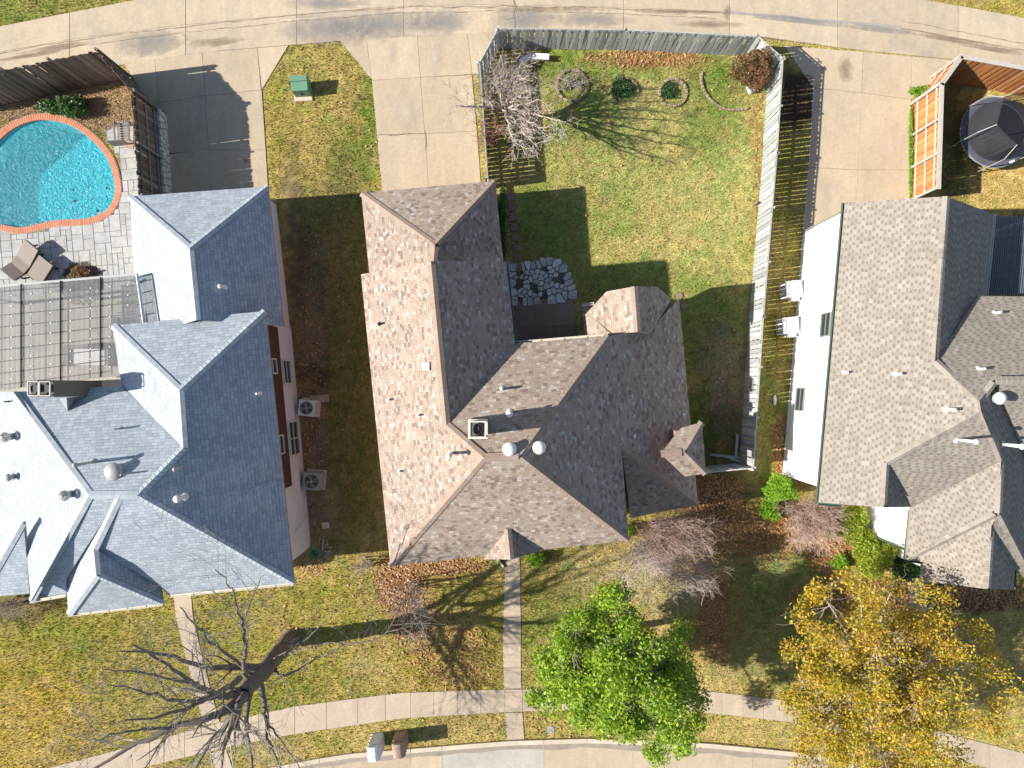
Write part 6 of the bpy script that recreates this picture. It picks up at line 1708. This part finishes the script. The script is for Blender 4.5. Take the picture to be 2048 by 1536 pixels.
# brown chair by the fence
c = P(248, 265, .4); c.z = .03
e = empty('outdoor_chair', c, 'dark slatted wooden chair on the pool deck against the brown fence', 'chair')
for k in range(8):
    mb = MB(); mb.box((c.x, c.y + .42 - k * .12, .42), (.62, .08, .03), .08); mb.build('slat', M['rail_b'], e)
for s_ in (-1, 1):
    mb = MB(); mb.box((c.x + s_ * .36, c.y, .62), (.07, 1.0, .04), .08); mb.build('armrest', M['rail_b'], e)
    for t_ in (-1, 1):
        mb = MB(); mb.box((c.x + s_ * .34, c.y + t_ * .42, .3), (.06, .06, .6)); mb.build('leg', M['rail_b'], e)
mb = MB(); mb.box((c.x - .1, c.y - .62, .75), (.8, .06, .7), .08); mb.build('backrest', M['rail_b'], e)
mb = MB(); mb.box((c.x + .25, c.y - .6, .4), (.5, .35, .1), -.2); mb.build('cushion', M['rust'], e)
LR = empty('stone_edging', G(306, 265, 0), 'irregular pale rocks between the slatted chair and the brown fence', 'rocks')
for k in range(9):
    x, y = 297 + R.uniform(-5, 6), 232 + k * 11; rr = R.uniform(4, 6.5)
    pts = [(x + rr * R.uniform(.7, 1.1) * math.cos(t), y + rr * R.uniform(.7, 1.1) * math.sin(t)) for t in np.arange(0, 6.2, .8)]
    mb = MB(); mb.prism([tuple(G(*p)[:2]) for p in pts], 0, R.uniform(.12, .25), bevel=.03); mb.build('stone', M['limestone'], LR)
# white bent gutter piece in the fence corner
GP = empty('gutter_piece', P(1066, 118, .2) * Vector((1, 1, 0)), 'bent white metal piece lying in the back fence corner', 'metal scrap')
for a, b_, z0, z1 in (((1040, 126), (1063, 112), .3, .35), ((1064, 113), (1098, 115), .35, .3)):
    p, q = P(*a, z0), P(*b_, z1); d = (q - p).normalized(); s = Vector((-d.y, d.x, 0)) * .13
    mb = MB(); up = Vector((0, 0, .12)); mb.add([p - s + up, p + s * .2, q + s * .2, q - s + up, p + s + up, q + s + up, p - s * 1.2 + up * .6, q - s * 1.2 + up * .6], [(0, 1, 2, 3), (1, 4, 5, 2), (6, 0, 3, 7)]); mb.build('trough', M['white'], GP)
q = P(1502, 177, .1); q.z = 0
box_set('garden_ornament', q, 'small white stone block on the grass under the nandina bush', 'ornament', [('block', (0, 0, .13), (.3, .4, .24), .5, 'white'), ('base', (0, 0, .02), (.36, .46, .04), .5, 'limestone')])
# firewood and stump pile near the agave
WD = empty('log_pile', G(652, 1095, 0), 'pile of cut branches beside the agave at the left house corner', 'logs')
for k in range(14):
    a = R.uniform(.9, 1.8) if k % 2 else R.uniform(-.4, .6); x, y = 650 + R.uniform(-12, 12), 1098 + R.uniform(-18, 14); l = R.uniform(.25, .6); p = G(x, y, .06 + .04 * (k % 4)); u = Vector((math.cos(a), math.sin(a), 0)) * l / 2
    mb = MB(); mb.tube([p - u, p + u], R.uniform(.03, .06), 7); mb.build('log', M['rust'], WD)
# fallen boards by the fence end
BD = empty('loose_boards', G(1440, 915, 0), 'loose weathered boards lying in the shaded end of the grey fence', 'boards')
for (x, y, l, a) in ((1450, 912, 1.5, -.1), (1472, 890, 1.1, 1.5), (1466, 918, .9, -.35)):
    p = G(x, y, .05); mb = MB(); mb.box((p.x, p.y, .06 + .03 * (l < 1.2)), (l, .12, .025), a); mb.build('board', M['pick_g'], BD)
mb = MB(); q = G(1548, 800, 0); vs = []
mb.lathe((q.x, q.y, .0), [(.09, 0), (.1, .12), (.02, .2)], 12); o = mb.build('sprinkler_box', M['white']); o.scale = (.8, 2.6, 1); tag(o, 'oval white object on the striped grass strip beside the white wall', 'utility cover')
mb = MB(); q = G(1101, 1460, 0); mb.cyl((q.x, q.y, 0), .2, .03, 20); o = mb.build('meter_cover', M['metal']); tag(o, 'round grey meter cover in the kerb strip right of the walkway', 'cover')
mb = MB(); q = G(1512, 409, 0); mb.tube([(q.x, q.y, 0), (q.x, q.y, .35)], .035, 8); mb.lathe((q.x, q.y, .35), [(.06, 0), (.07, .05), (.02, .1)], 10); o = mb.build('garden_light', M['dark']); tag(o, 'small dark garden light at the foot of the grey fence', 'lamp')
for i, (x, y) in enumerate(((1368, 612), (1358, 592))):
    mb = MB(); q = G(x, y, 0); mb.cyl((q.x, q.y, 0), .17, .06, 14); o = mb.build('stepping_stone', M['paver']); tag(o, ('round brown stepping stone in the shade beside the east wing' if i == 0 else 'round brown stepping stone at the sunlit corner of the east wing'), 'stone')
mb = MB(); q = G(652, 1050, 0); mb.box((q.x, q.y, .05), (.35, .3, .1), .1); o = mb.build('valve_box', M['curb']); tag(o, 'small tan valve box on the soil beside the left house wall', 'utility cover')
